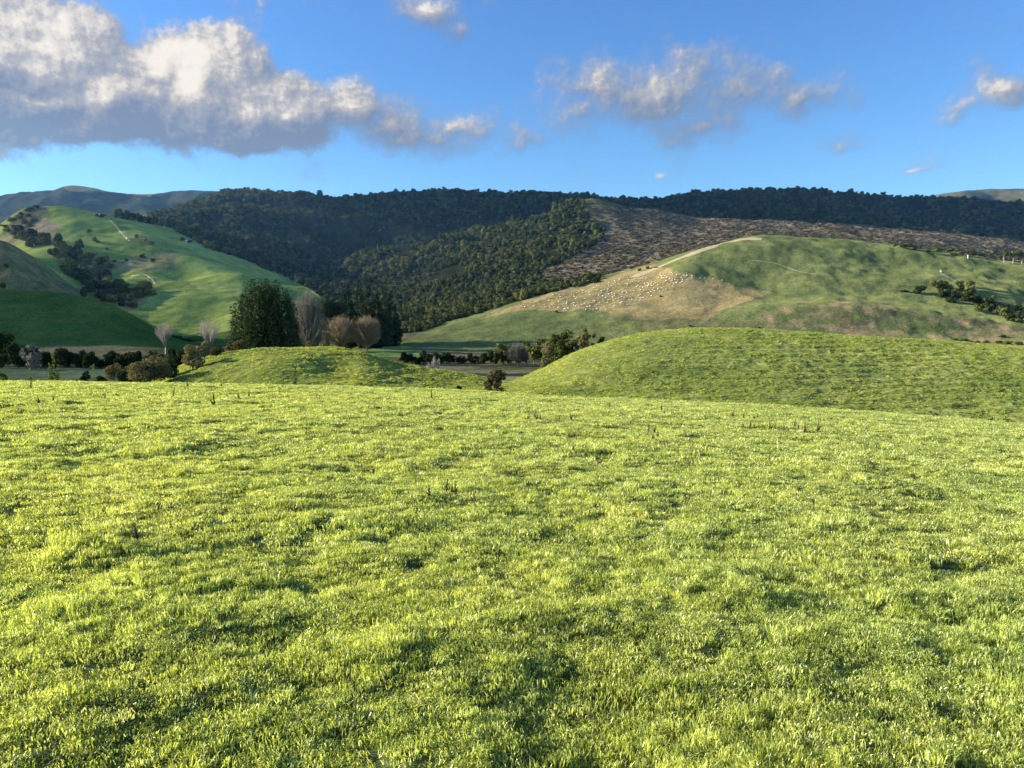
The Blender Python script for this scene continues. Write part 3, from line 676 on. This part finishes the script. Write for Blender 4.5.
# gully, ridge and hillside trees as individuals
def individual(u, v, h, w, label, group, name='bush_tree', ymin=250, ymax=5000, kind=None, mat=None):
    g = hit(u, v, ymin, ymax); hm_ = h/ppm(g.y); wm = w/ppm(g.y); k = kind if kind is not None else r.randrange(7)
    o = obj(name, BP[k], None, (g.x, g.y, g.z-.3)); bw, bh = (5, 9) if k >= 7 else (8, 7.5)
    o.rotation_euler[2] = r.uniform(0, 6.28); o.scale = (wm/bw, wm/bw, hm_/bh); tag(o, label, 'tree', group); return o
GUL = [(28, 238), (38, 243), (48, 246), (56, 250), (64, 256), (70, 262), (76, 268), (84, 262), (92, 270), (100, 276), (108, 284), (116, 290), (122, 296), (78, 280), (86, 286), (94, 292), (102, 298), (110, 302), (118, 300), (126, 290), (68, 272), (88, 276), (98, 286), (112, 296), (132, 296), (106, 270), (74, 256), (60, 262), (140, 290), (148, 296), (126, 304), (134, 300), (14, 236), (90, 300), (98, 306)]
for (u, v) in GUL:
    for k in range(3):
        individual(u+r.uniform(-7, 7), v+r.uniform(-4, 5), r.uniform(7, 14), r.uniform(9, 15), 'dark tree packed into the gully between the left hills', 'gully trees between the left hills', ymin=700)
for i in range(34):
    u = 110+i*2.3+r.uniform(-1, 1)
    individual(u if i > 1 else 97+i*6, np.interp(u, [95, 130, 185], [215, 220, 231]), r.uniform(7, 12) if i > 1 else 4, r.uniform(5, 8), 'dark tree in the row along the crest of the left pasture hill', 'tree row along the left hill crest', ymin=1150, ymax=1600, kind=r.choice([0, 1, 2, 3, 4, 7, 8]))
for (u, v) in [(22, 215), (27, 212), (32, 210), (36, 209), (18, 218), (12, 222), (20, 220), (25, 224), (30, 227), (15, 229), (8, 232), (28, 218), (5, 228), (33, 222), (22, 238), (12, 236), (33, 236)]:
    individual(u, v, r.uniform(3, 6), r.uniform(6, 9), 'low dark tree scattered on the steep left end of the left hill', 'low trees at the left end of the left hill', ymin=1150, ymax=1600)
LONE = [(126, 262, 4, 5), (142, 258, 5, 6), (153, 262, 5, 5), (115, 262, 2.5, 4), (89, 234, 6, 5), (95, 242, 6, 7), (98, 244, 4, 6), (107, 250, 3, 4), (183, 241, 5, 5), (190, 243, 3, 6), (136, 238, 4, 5), (150, 245, 4, 8), (80, 247, 2.5, 7), (6, 268, 5, 4), (3, 290, 8, 6), (556, 313, 3, 5), (661, 297, 2.5, 3), (640, 271, 3, 5), (648, 269, 4, 5), (656, 268, 2, 6), (220, 249, 3, 9), (232, 252, 3, 9), (210, 247, 4, 8)]
for (u, v, h, w) in LONE:
    individual(u, v, h, w, 'small lone dark bush on open hill pasture', 'lone small bushes on the open hill pastures', name='lone_bush', ymin=560, ymax=1600)
RC = [(935, 284), (938, 288), (943, 286), (948, 288), (946, 293), (952, 293), (957, 291), (955, 297), (962, 296), (968, 295), (972, 290), (965, 301), (973, 300), (979, 300), (984, 304), (978, 308), (990, 302), (995, 306), (1000, 309), (1006, 309), (1003, 313), (1012, 313), (1018, 316), (1010, 318), (1022, 320), (991, 310), (960, 287), (970, 284), (1028, 322), (1020, 309), (951, 300), (943, 295)]
for (u, v) in RC:
    individual(u, v+3, r.uniform(7, 11), r.uniform(8, 12), 'rounded tree in the dark clump across the right hill', 'clumped trees across the right hill', ymin=480, ymax=900)
individual(920, 294, 9, 13, 'solitary rounded tree left of the clump on the right hill', None, ymin=480, ymax=900)
individual(905, 292, 3, 10, 'flat low bush left of the solitary tree on the right hill', None, name='low_bush', ymin=480, ymax=900)
for (u, v, h) in [(955, 340, 3), (965, 341, 3), (988, 343, 4), (998, 344, 4), (1008, 345, 5), (1018, 345, 4), (978, 343, 3), (826, 337, 2), (690, 326, 2), (760, 328, 2), (835, 338, 2), (1002, 337, 3)]:
    individual(u, v, h, h*2.4, 'low dark scrub at the foot of the right hill just above the knoll', 'scrub at the foot of the right hill', name='scrub', ymin=300, ymax=700)
for i in range(26):
    u = 895+i*5.2+r.uniform(-2, 2); individual(u, np.interp(u, [895, 1024], [250, 262])+r.uniform(-5, 1), r.uniform(3, 6), r.uniform(5, 9), 'scrubby bush among felled ground behind the right hill crest', 'scrubby bushes behind the right hill crest', name='scrub_bush', ymin=830, ymax=1300)
# pale trunked trees on the right crest
for i, (u, v, h, w) in enumerate([(1004, 263, 13, 10), (1013, 264, 14, 12), (1022, 265, 14, 12)]):
    g = hit(u, v, 830, 1300); H = h/ppm(g.y); W = w/ppm(g.y)
    make_tree('crest_tree', ['leftmost pale trunked tree on the right hill crest', 'middle pale trunked tree on the right hill crest', 'pale trunked tree at the right picture border on the crest'][i], 'tree', g, crown_round(600+i, H, W, 500, .8, .55, 6), trunk_mesh(600+i, H*.75, .55, limbs=2), M_bush, M_pale)
# gorse/bush line down the left forest edge
for i in range(40):
    f = i/39; u = np.interp(f, [0, .4, .7, 1], [196, 252, 296, 336])+r.uniform(-2, 4); v = np.interp(f, [0, .4, .7, 1], [243, 263, 279, 305])+r.uniform(-4, 2)
    individual(u, v, r.uniform(5, 8), r.uniform(6, 9), 'olive bush along the upper edge of the left pasture beside the forest', 'bushes lining the left pasture edge', name='edge_bush', ymin=700, ymax=1700)

# felled ground: brush and stumps left lying on the cleared slope
M_slash = leafmat('grey_brown_brush', [(0, (.08, .075, .055)), (.5, (.15, .14, .10)), (1, (.25, .23, .17))], .1)
fj_, fi_ = [], []
n = 60000; yy_ = np.exp(RNG.uniform(math.log(880), math.log(1640), n)); uu_ = RNG.uniform(530, 1080, n); xx_ = (uu_-512)/F*yy_
i_ = np.clip(np.searchsorted(SS, xx_/yy_), 0, len(SS)-1); j_ = np.clip(np.searchsorted(YS, yy_), 0, len(YS)-1); ok = (SL[i_, j_] > .5) & (str_[i_, j_]+RNG.normal(0, .5, n) > .0)
xx_, yy_ = xx_[ok][:15000], yy_[ok][:15000]; ss_ = RNG.uniform(.6, 1.7, len(xx_))
scatter('felled_brush', np.stack([xx_, yy_, zat(xx_, yy_)-.2], -1), RNG.uniform(0, 6.28, len(xx_)), np.stack([ss_*1.5, ss_, ss_*.5], -1),
        [mesh_np('brush', *crown_round(800+i, 2.6, 3.6, 60, .7, 0, 3), [M_slash]) for i in range(3)], RNG.integers(0, 3, len(xx_)), label='grey brown brush and stumps strewn over the felled slope', cat='felled brush')

# ------------------------------------------------------------------ sheep
def sheep_mesh():
    V = []; Fc = []; mi = []
    def ell(c, rx, ry, rz_, m_, nu=10, nv=7):
        k = len(V)
        for j in range(nv+1):
            ph = math.pi*j/nv
            for i in range(nu):
                th = 2*math.pi*i/nu; V.append((c[0]+rx*math.sin(ph)*math.cos(th), c[1]+ry*math.sin(ph)*math.sin(th), c[2]+rz_*math.cos(ph)))
        for j in range(nv):
            for i in range(nu):
                Fc.append((k+j*nu+i, k+j*nu+(i+1) % nu, k+(j+1)*nu+(i+1) % nu, k+(j+1)*nu+i)); mi.append(m_)
    ell((0, 0, .72), .66, .36, .36, 0, 12, 8); ell((-.35, 0, .74), .34, .33, .34, 0); ell((.55, 0, .86), .25, .19, .24, 0)
    ell((.80, 0, .80), .22, .11, .12, 1, 8, 6); ell((.70, .15, .88), .04, .10, .03, 1, 6, 4); ell((.70, -.15, .88), .04, .10, .03, 1, 6, 4); ell((-.68, 0, .62), .06, .06, .16, 0, 6, 4)
    for sx in (-.4, .38):
        for sy in (-.18, .18):
            n0 = len(Fc); v0 = [np.array(q) for q in V]; tube(v0, Fc, (sx, sy, .55), (sx+.03, sy, .28), .085, .05, 6); tube(v0, Fc, (sx+.03, sy, .28), (sx, sy, -.05), .05, .045, 6); V[:] = [tuple(q) for q in v0]; mi.extend([1]*(len(Fc)-n0))
    return mesh_np('sheep', V, Fc, [M_wool, M_hoof], True, mi)
SM = sheep_mesh(); cnt = 0; tries = 0
SP = [(528, 304), (600, 285), (640, 273), (672, 268), (690, 277), (668, 290), (650, 298), (622, 312), (600, 312), (560, 306)]
used = []
while cnt < 285 and tries < 9000:
    tries += 1; u = r.uniform(520, 695); v = r.uniform(268, 322)
    lo = np.interp(u, [505, 530, 600, 640, 690], [316, 309, 314, 303, 281]); hi = np.interp(u, [505, 540, 600, 640, 660, 690], [314, 299, 286, 276, 273, 277])
    if not (hi-1 < v < lo+(2 if r.random() < .3 else 0)-2): continue
    if u > 655 and r.random() < .3: pass
    if any((u-a)**2+(v-b)**2 < 2.6 for a, b in used): continue
    used.append((u, v)); g = hit(u, v, 520, 900)
    o = obj('sheep', SM, None, g); o.rotation_euler[2] = r.uniform(0, 6.28); k = r.uniform(1.0, 1.3); o.scale = (k, k, k)
    tag(o, 'cream woolly sheep grazing among the flock on the tan hillside', 'sheep', 'flock of sheep grazing the tan hillside'); cnt += 1
for i, (u, v) in enumerate([(700, 279), (705, 279), (713, 279.5), (722, 281)]):
    o = obj('sheep', SM, None, hit(u, v, 520, 900)); tag(o, 'cream sheep in the thin line leaving the flock towards the right', 'sheep', 'sheep strung out right of the flock')

# ------------------------------------------------------------------ farm buildings, tank, tracks
def box(V, Fc, a, b):
    k = len(V); V += [(x_, y_, z_) for z_ in (a[2], b[2]) for x_, y_ in ((a[0], a[1]), (b[0], a[1]), (b[0], b[1]), (a[0], b[1]))]
    Fc += [(k, k+3, k+2, k+1), (k+4, k+5, k+6, k+7)]+[(k+i, k+(i+1) % 4, k+4+(i+1) % 4, k+4+i) for i in range(4)]
def building(name, label, u, v, L_, D_, Hh, wall, roof, rz, ymin=900):
    g = hit(u, v, ymin, 1700); t = bpy.data.objects.new(name, None); COL.objects.link(t); t.location = g; t.rotation_euler[2] = rz; tag(t, label, 'building')
    V, Fc = [], []; box(V, Fc, (-L_/2, -D_/2, -1.5), (L_/2, D_/2, Hh)); k = len(V)
    V += [(-L_/2, -D_/2, Hh), (-L_/2, D_/2, Hh), (-L_/2, 0, Hh+D_*.28), (L_/2, -D_/2, Hh), (L_/2, D_/2, Hh), (L_/2, 0, Hh+D_*.28)]; Fc += [(k, k+2, k+1), (k+3, k+4, k+5)]
    obj('wall', mesh_np(name+'_wall', V, Fc, [wall]), t)
    V, Fc = [], []; e = .5
    for s in (-1, 1):
        k = len(V); V += [(-L_/2-e, s*(D_/2+e), Hh-.2), (L_/2+e, s*(D_/2+e), Hh-.2), (L_/2+e, 0, Hh+D_*.28+.15), (-L_/2-e, 0, Hh+D_*.28+.15)]
        V += [(a, b, c-.12) for a, b, c in V[k:k+4]]; Fc += [(k, k+1, k+2, k+3), (k+7, k+6, k+5, k+4)]+[(k+i, k+4+i, k+4+(i+1) % 4, k+(i+1) % 4) for i in range(4)]
    obj('roof', mesh_np(name+'_roof', V, Fc, [roof]), t)
    V, Fc = [], []; box(V, Fc, (-L_*.1, -D_/2-.06, 0), (L_*.1, -D_/2-.01, 2.1)); obj('door', mesh_np('door', V, Fc, [M_board]), t)
    for sx in (-.32, .32):
        V, Fc = [], []; box(V, Fc, (L_*sx-.7, -D_/2-.06, 1.0), (L_*sx+.7, -D_/2-.01, 2.0)); obj('window', mesh_np('window', V, Fc, [M_glass]), t)
    return t
building('farmhouse', 'white farmhouse on the crest of the left pasture hill', 102, 216.5, 11, 6, 2.8, M_white, M_iron, .1, 1150)
building('barn', 'low brown barn right of the pale hill track', 143, 240.5, 9, 5, 2.4, M_board, M_rust, -.2)
building('shed', 'small white shed right of the barn near the forest edge', 186.5, 242.5, 4, 4, 2.6, M_white, M_iron, .4)
def tank(label, u, v, R_, H_, ymin):
    g = hit(u, v, ymin, 1700); V, Fc = [], []; n = 20
    prof = [(R_, -.6), (R_, H_*.8), (R_*.85, H_*.92), (R_*.4, H_), (.02, H_*1.03)]
    for rr, z in prof:
        for i in range(n): V.append((rr*math.cos(6.2832*i/n), rr*math.sin(6.2832*i/n), z))
    for j in range(len(prof)-1):
        for i in range(n): Fc.append((j*n+i, j*n+(i+1) % n, (j+1)*n+(i+1) % n, (j+1)*n+i))
    o = obj('water_tank', mesh_np('water_tank', V, Fc, [M_white]), None, g); tag(o, label, 'tank'); return o
tank('white round water tank beside the pale track on the left pasture hill', 127.5, 239, 1.8, 3, 900)
tank('small white water tank above the tree clump on the right hill', 941, 272, .9, 1.4, 480)
g = hit(968, 258.5, 700, 1300); V, Fc = [], []; box(V, Fc, (-.45, -.45, -.5), (.45, .45, 3.2)); box(V, Fc, (-.7, -.7, 3.2), (.7, .7, 3.6))
tag(obj('pale_post', mesh_np('pale_post_mesh', V, Fc, [M_white]), None, g), 'short pale post on the crest of the right hill', 'post')  # pale post with a wider block on top

def track(pts, width, ymin, ymax, dens=10):
    P = []
    for i in range(len(pts)-1):
        for k in range(dens):
            f = k/dens; P.append(hit(pts[i][0]*(1-f)+pts[i+1][0]*f, pts[i][1]*(1-f)+pts[i+1][1]*f, ymin, ymax))
    P = [p for i, p in enumerate(P) if i == 0 or (p-P[i-1]).length < 260]
    Q = [sum((P[max(0, min(len(P)-1, i+d))] for d in (-2, -1, 0, 1, 2)), Vector())/5 for i in range(len(P))]
    V, Fc = [], []
    for i, p in enumerate(Q):
        d = (Q[min(i+1, len(Q)-1)]-Q[max(i-1, 0)]); d.z = 0; d.normalize(); nrm = Vector((-d.y, d.x, 0)); w = width*(.8+.4*r.random())/2
        for q in (-1, -.33, .33, 1):
            c = p+nrm*q*w; V.append((c.x, c.y, float(zat(c.x, c.y))+.25-.2*(abs(q) == 1)))
    for i in range(len(Q)-1):
        for j in range(3): Fc.append((i*4+j, i*4+j+1, i*4+5+j, i*4+4+j))
    tag(obj('farm_track', mesh_np('farm_track', V, Fc, [M_track], True)), kind='structure')
track([(108, 218), (116, 226), (123, 235), (131, 242)], 2.6, 900, 1600)
track([(632, 278), (648, 271), (670, 262), (695, 252.5), (720, 244), (745, 239), (765, 238.5)], 13, 700, 930)
track([(196, 246), (225, 253), (250, 262), (270, 268), (300, 283), (325, 300)], 3.0, 700, 1600)
track([(942, 274), (950, 278), (958, 282), (966, 285)], 3, 480, 900)
track([(706, 321), (720, 313), (740, 304), (765, 297)], 1.1, 480, 900)
track([(130, 276), (145, 274), (153, 280), (156, 285)], 3, 700, 1600)
track([(750, 260), (775, 263), (800, 272), (826, 276)], 1.6, 480, 900)

# ------------------------------------------------------------------ dead dock stems in the field
def weed(seed, H, n, dark):
    rr = random.Random(seed); V = []; Fc = []
    for k in range(n):
        a = rr.uniform(0, 6.28); sp = rr.uniform(.05, .4)*H*(k > 0); e = np.array([math.cos(a)*sp, math.sin(a)*sp, H*(1 if k == 0 else rr.uniform(.4, .85))])
        b0 = np.array([math.cos(a)*.03, math.sin(a)*.03, -.03]); tube(V, Fc, b0, e*.5, H*.035, H*.04, 5); tube(V, Fc, e*.5, e, H*.05, H*.012, 5)
        for q in range(46):
            f = rr.uniform(.25, 1); c = e*f; s = H*.085*(1.25-f*.9)
            d = np.array([rr.gauss(0, 1), rr.gauss(0, 1), rr.gauss(0, .6)]); d /= np.linalg.norm(d)+1e-6; tube(V, Fc, c, c+d*s*1.5, s*.32, s*.1, 4)
    # basal leaves
    for k in range(5):
        a = rr.uniform(0, 6.28); l_ = H*.22; c = np.array([math.cos(a), math.sin(a), 0]); sd = np.array([-c[1], c[0], 0])*l_*.3; q = len(V)
        V += [np.zeros(3), c*l_*.5+sd+np.array([0, 0, l_*.5]), c*l_+np.array([0, 0, l_*.3]), c*l_*.5-sd+np.array([0, 0, l_*.5])]; Fc.append((q, q+1, q+2, q+3))
    return mesh_np('weed', V, Fc, [M_dead if dark else M_deadl])
WD = [weed(700+i, 1.0, [1, 2, 3, 4, 1, 6][i], i != 5) for i in range(6)]
WS = [(31, 389, 8, 0), (39, 404, 7, 3), (173, 398, 9, 0), (215, 406, 11, 1), (239, 400, 7, 2), (249, 398, 6, 1), (187, 387, 6, 1), (222, 387, 4, 2), (227, 399, 4, 1), (187, 404, 3, 5), (196, 404.5, 3, 5), (432, 400, 9, 0), (536, 419, 8, 5), (541, 421, 6, 3), (559, 422, 6, 0), (571, 420, 7, 5), (662, 411, 6, 2), (664, 414, 5, 5), (648, 435, 9, 4), (655, 434, 8, 3), (658, 437, 6, 2), (653, 439, 5, 3), (573, 451, 5, 2), (447, 491, 9, 3), (430, 496, 5, 2), (455, 495, 5, 2), (475, 503, 9, 5), (373, 475, 6, 5),
      (715, 416, 5, 5), (733, 418, 8, 1), (744, 419, 5, 2), (754, 420, 5, 3), (758, 419, 4, 1), (743, 428, 5, 5), (750, 427, 6, 3), (754, 428, 5, 2), (770, 430, 8, 3), (775, 430, 6, 2), (784, 429, 4, 5), (794, 427, 6, 1), (798, 430, 6, 3), (804, 433, 8, 3), (807, 434, 5, 2), (817, 432, 9, 1), (795, 424, 4, 2), (827, 420, 4, 5), (853, 426, 5, 2), (866, 430, 4, 5), (896, 421, 4, 0), (925, 420, 4, 5), (877, 450, 6, 2), (922, 446, 3, 5), (728, 428, 3, 1), (838, 433, 4, 5), (136, 541, 7, 3), (53, 400, 4, 5), (90, 393, 4, 1), (280, 393, 4, 5), (352, 392, 4, 1), (480, 403, 4, 5), (610, 408, 4, 2), (105, 398, 4, 2), (14, 395, 3, 1), (320, 399, 3, 2)]
for i, (u, v, h, k) in enumerate(WS):
    s = suv(u, v); ys = np.linspace(4, 64, 1500); zl = EYE+ys*float(tv(v)); zt = zfield(s*ys, ys); q = int(np.argmax(zt >= zl-.01)); Y = float(ys[q]) if (zt >= zl-.01).any() else 57.
    X = s*Y; H = max(h*1.3/ppm(Y), .15)
    o = obj('dead_weed', WD[k], None, (X, Y, float(zfield(X, Y)))); o.scale = (H, H, H); o.rotation_euler = (r.uniform(-.15, .15), r.uniform(-.15, .15), r.uniform(0, 6.28))
    if k == 5: tag(o, 'straw coloured dry weed stalk sticking up from the pasture', 'weed', 'straw coloured weed stalks in the field')
    elif 700 < u < 845: tag(o, 'dark dead weed in the loose patch at the right far side of the field', 'weed', 'dark dead weeds in the right patch')
    elif u < 300: tag(o, 'dark dead weed near the left far edge of the field', 'weed', 'dark dead weeds at the left far edge')
    else: tag(o, 'dark dead dock weed standing in the middle of the field', 'weed', 'dark dead weeds in the middle of the field')

# ------------------------------------------------------------------ haze over the hills
HAZE = True
if HAZE:
    V, Fc = [], []; box(V, Fc, (-5000, 430, -120), (5000, 6500, 900))
    m, nt, out = newmat('valley_haze'); v_ = N(nt, 'ShaderNodeVolumeScatter'); v_.inputs['Color'].default_value = (.20, .45, .90, 1); v_.inputs['Density'].default_value = 4.8e-5; v_.inputs['Anisotropy'].default_value = .1
    nt.links.new(v_.outputs[0], out.inputs['Volume'])
    tag(obj('haze', mesh_np('haze', V, Fc, [m])), kind='structure')

# ------------------------------------------------------------------ cumulus bank added out of view to the left to shade the forest ridge
rr = np.random.default_rng(77); V = []; Fc = []
def shade_cloud_blob(c, R):
    bm = bmesh.new(); bmesh.ops.create_icosphere(bm, subdivisions=4, radius=1)
    P = np.array([v.co[:] for v in bm.verts]); ff = [[v.index for v in f.verts] for f in bm.faces]; bm.free(); k = len(V)
    n_ = fbm(P[:, 0]*2+c[0]*.01, P[:, 1]*2+P[:, 2]*2+c[1]*.01, 4, 81); Q = P*(.75+.6*n_)[:, None]*np.array(R); Q[:, 2] = np.maximum(Q[:, 2], -R[2]*.35)
    V.extend((Q+np.array(c)).tolist()); Fc.extend([[a+k for a in f] for f in ff])
import bmesh
for i in range(46):
    f = rr.random(); x_ = -4650+2500*f; y_ = 2600+330*math.sin(f*5)*.4+rr.uniform(-380, 360)
    shade_cloud_blob((x_, y_, 1620+rr.uniform(-20, 60)), (rr.uniform(190, 330), rr.uniform(150, 260), rr.uniform(90, 170)))
tag(obj('shade_cloud', mesh_np('shade_cloud', V, Fc, [leafmat('shade_cloud_white', [(0, (.8, .8, .8)), (1, (.9, .9, .9))], .3)], True)), 'long white cumulus bank added out of view to shade the forest ridge', 'shade_cloud')

# ------------------------------------------------------------------ sky with clouds, sun
SUN_EL = math.radians(16.5); SUN_AZ = math.radians(-84)     # azimuth from +Y towards +X: the sun stands to the left
w = bpy.data.worlds.new('World'); sc.world = w; w.use_nodes = True; nt = w.node_tree; nt.nodes.clear(); L = nt.links.new
sky = N(nt, 'ShaderNodeTexSky'); sky.sky_type = 'NISHITA'; sky.sun_disc = False; sky.sun_elevation = SUN_EL; sky.sun_rotation = SUN_AZ; sky.air_density = 1.0; sky.dust_density = .3; sky.ozone_density = 2.0; sky.altitude = 100
# cloud density group in (azimuth, elevation) degrees
def ang(u, v):
    b = (384-v)/F; dx, dy, dz = (u-512)/F, cP+b*sP, -sP+b*cP
    return math.degrees(math.atan2(dx, dy)), math.degrees(math.asin(dz/math.sqrt(dx*dx+dy*dy+dz*dz)))
cg = bpy.data.node_groups.new('cloud_density', 'ShaderNodeTree')
cg.interface.new_socket('P', in_out='INPUT', socket_type='NodeSocketVector'); cg.interface.new_socket('D', in_out='OUTPUT', socket_type='NodeSocketFloat')
gi = cg.nodes.new('NodeGroupInput'); go = cg.nodes.new('NodeGroupOutput'); l2 = cg.links.new
def M(op, a, b=None, c=None, g=cg):
    n = g.nodes.new('ShaderNodeMath'); n.operation = op
    for i, q in enumerate((a, b, c)):
        if q is None: continue
        if isinstance(q, (int, float)): n.inputs[i].default_value = q
        else: g.links.new(q, n.inputs[i])
    return n.outputs[0]
def VM(op, a, b=None, g=cg):
    n = g.nodes.new('ShaderNodeVectorMath'); n.operation = op
    for i, q in enumerate((a, b)):
        if q is None: continue
        if isinstance(q, tuple): n.inputs[i].default_value = q
        else: g.links.new(q, n.inputs[i])
    return n.outputs['Value' if op == 'LENGTH' else 'Vector']
def noise(vec, scale, detail, rough=.55, g=cg, out='Fac'):
    n = g.nodes.new('ShaderNodeTexNoise'); n.inputs['Scale'].default_value = scale; n.inputs['Detail'].default_value = detail; n.inputs['Roughness'].default_value = rough; g.links.new(vec, n.inputs['Vector']); return n.outputs[out]
n1c = noise(gi.outputs[0], .16, 2, .5, out='Color')
warp = VM('MULTIPLY', VM('SUBTRACT', n1c, (.5, .5, .5)), (6, 4, 0)); p = VM('ADD', gi.outputs[0], warp)
BL = [(-40, 52, 130, 64, 1.0), (35, 58, 95, 58, 1.0), (20, 88, 130, 30, .9), (110, 95, 90, 44, 1.0), (150, 70, 50, 32, .8), (195, 85, 70, 48, 1.0), (250, 105, 80, 42, 1.0), (290, 110, 50, 35, .9),
      (350, 108, 60, 34, .68), (400, 122, 64, 34, .62), (455, 134, 60, 26, .52), (520, 138, 50, 20, .42), (345, 82, 50, 16, .40),
      (600, 82, 62, 38, .58), (660, 85, 90, 40, .58), (730, 98, 85, 36, .54), (800, 105, 45, 30, .48), (700, 125, 75, 28, .42), (575, 105, 60, 34, .42),
      (665, 167, 16, 7, .32), (845, 148, 30, 16, .38), (430, 6, 36, 20, .58), (450, 20, 24, 14, .4), (1010, 82, 45, 18, .62), (960, 100, 34, 16, .42), (915, 162, 18, 6, .3), (985, 165, 18, 7, .3), (390, 152, 22, 8, .34)]
acc = None
for (u, v, ru, rv, wt) in BL:
    a, e = ang(u, v); k = 57.3/F
    ln = VM('LENGTH', VM('MULTIPLY', VM('SUBTRACT', p, (a, e, 0)), (1/(ru*k), 1/(rv*k), 0)))
    f = M('MULTIPLY', M('MAXIMUM', M('SUBTRACT', 1.25, M('MULTIPLY', ln, 1.0)), 0), wt)
    acc = f if acc is None else M('SMOOTH_MAX', acc, f, .12)
fine = noise(gi.outputs[0], .30, 12, .66)
d = M('ADD', acc, M('ADD', M('MULTIPLY', M('SUBTRACT', fine, .5), .95), M('MULTIPLY', M('SUBTRACT', noise(gi.outputs[0], 1.1, 8, .62), .5), .30)))
l2(d, go.inputs[0])
tc = N(nt, 'ShaderNodeTexCoord'); sx = N(nt, 'ShaderNodeSeparateXYZ'); L(tc.outputs['Generated'], sx.inputs[0])
az = M('MULTIPLY', M('ARCTAN2', sx.outputs[0], sx.outputs[1], g=nt), 57.2958, g=nt); el = M('MULTIPLY', M('ARCSINE', sx.outputs[2], g=nt), 57.2958, g=nt)
cx = N(nt, 'ShaderNodeCombineXYZ'); L(az, cx.inputs[0]); L(el, cx.inputs[1])
def dens(vec):
    n = nt.nodes.new('ShaderNodeGroup'); n.node_tree = cg; L(vec, n.inputs[0]); return n.outputs[0]
D0 = dens(cx.outputs[0]); D1 = dens(VM('ADD', cx.outputs[0], (-2.2, 1.9, 0), g=nt)); D2 = dens(VM('ADD', cx.outputs[0], (-.6, .5, 0), g=nt))
mr = N(nt, 'ShaderNodeMapRange'); mr.interpolation_type = 'SMOOTHSTEP'; L(D0, mr.inputs[0]); mr.inputs[1].default_value = .10; mr.inputs[2].default_value = .66; mw = N(nt, 'ShaderNodeMapRange'); L(az, mw.inputs[0]); mw.inputs[1].default_value = -18; mw.inputs[2].default_value = -8; mw.inputs[3].default_value = .38; mw.inputs[4].default_value = .68; L(mw.outputs[0], mr.inputs[2]); alpha = mr.outputs[0]
D3 = dens(VM('ADD', cx.outputs[0], (-.22, .18, 0), g=nt))
def dd_(a, b, k): return M('MULTIPLY', M('SUBTRACT', a, b, g=nt), k, g=nt)
lit = M('ADD', M('ADD', dd_(D0, D3, .9), dd_(D0, D1, .60), g=nt), dd_(D0, D2, .9), g=nt)  # sunlit and shaded cloud sides painted from density offsets towards the sun
mz = N(nt, 'ShaderNodeMapRange'); mz.interpolation_type = 'SMOOTHSTEP'; L(az, mz.inputs[0]); mz.inputs[1].default_value = -19; mz.inputs[2].default_value = -9; mz.inputs[3].default_value = .36; mz.inputs[4].default_value = .12
lit = M('ADD', lit, mz.outputs[0], g=nt)
cc = ramp(nt, [(0, (.24, .31, .46)), (.3, (.38, .42, .52)), (.52, (.55, .55, .58)), (.78, (.95, .90, .83)), (1, (1.15, 1.08, .98))], lit)
bgs = N(nt, 'ShaderNodeBackground'); bgs.inputs[1].default_value = .15
hs_ = N(nt, 'ShaderNodeHueSaturation'); hs_.inputs['Saturation'].default_value = 1.12; hs_.inputs['Hue'].default_value = .505; L(sky.outputs[0], hs_.inputs['Color'])
er = ramp(nt, [(0, (.80, 1.25, 1.75)), (.12, (.85, 1.25, 1.65)), (.27, (.85, 1.2, 1.65)), (.42, (.55, .68, .85)), (1, (.45, .55, .7))], M('DIVIDE', el, 90.0, g=nt))
sm = N(nt, 'ShaderNodeMix', data_type='RGBA', blend_type='MULTIPLY'); sm.inputs[0].default_value = 1; L(hs_.outputs[0], sm.inputs[6]); L(er, sm.inputs[7]); L(sm.outputs[2], bgs.inputs[0])
bgc = N(nt, 'ShaderNodeBackground'); bgc.inputs[1].default_value = .85; L(cc, bgc.inputs[0])
mx = N(nt, 'ShaderNodeMixShader'); L(M('MULTIPLY', alpha, .95, g=nt), mx.inputs[0]); L(bgs.outputs[0], mx.inputs[1]); L(bgc.outputs[0], mx.inputs[2])
wo = N(nt, 'ShaderNodeOutputWorld'); L(mx.outputs[0], wo.inputs[0])
w.cycles.sampling_method = 'MANUAL'; w.cycles.sample_map_resolution = 512

sd = bpy.data.lights.new('sun', 'SUN'); sd.energy = 11.0; sd.angle = math.radians(.53); sd.color = (1, .92, .76)
so = obj('sun', sd); dv = Vector((math.sin(SUN_AZ)*math.cos(SUN_EL), math.cos(SUN_AZ)*math.cos(SUN_EL), math.sin(SUN_EL)))
so.rotation_euler = (-dv).to_track_quat('-Z', 'Y').to_euler(); so.location = (-20, 0, 30)

cd = bpy.data.cameras.new('camera'); cd.sensor_width = 36; cd.lens = 36*F/1024; cd.clip_start = .1; cd.clip_end = 20000
cam = obj('camera', cd); cam.location = (0, 0, EYE); cam.rotation_euler = (math.radians(90)-PITCH, 0, 0); sc.camera = cam
sc.view_settings.view_transform = 'Standard'; sc.view_settings.look = 'None'; sc.view_settings.exposure = 0
sc.cycles.max_bounces = 5; sc.cycles.diffuse_bounces = 3; sc.cycles.volume_bounces = 0; sc.cycles.transmission_bounces = 2; sc.cycles.glossy_bounces = 1
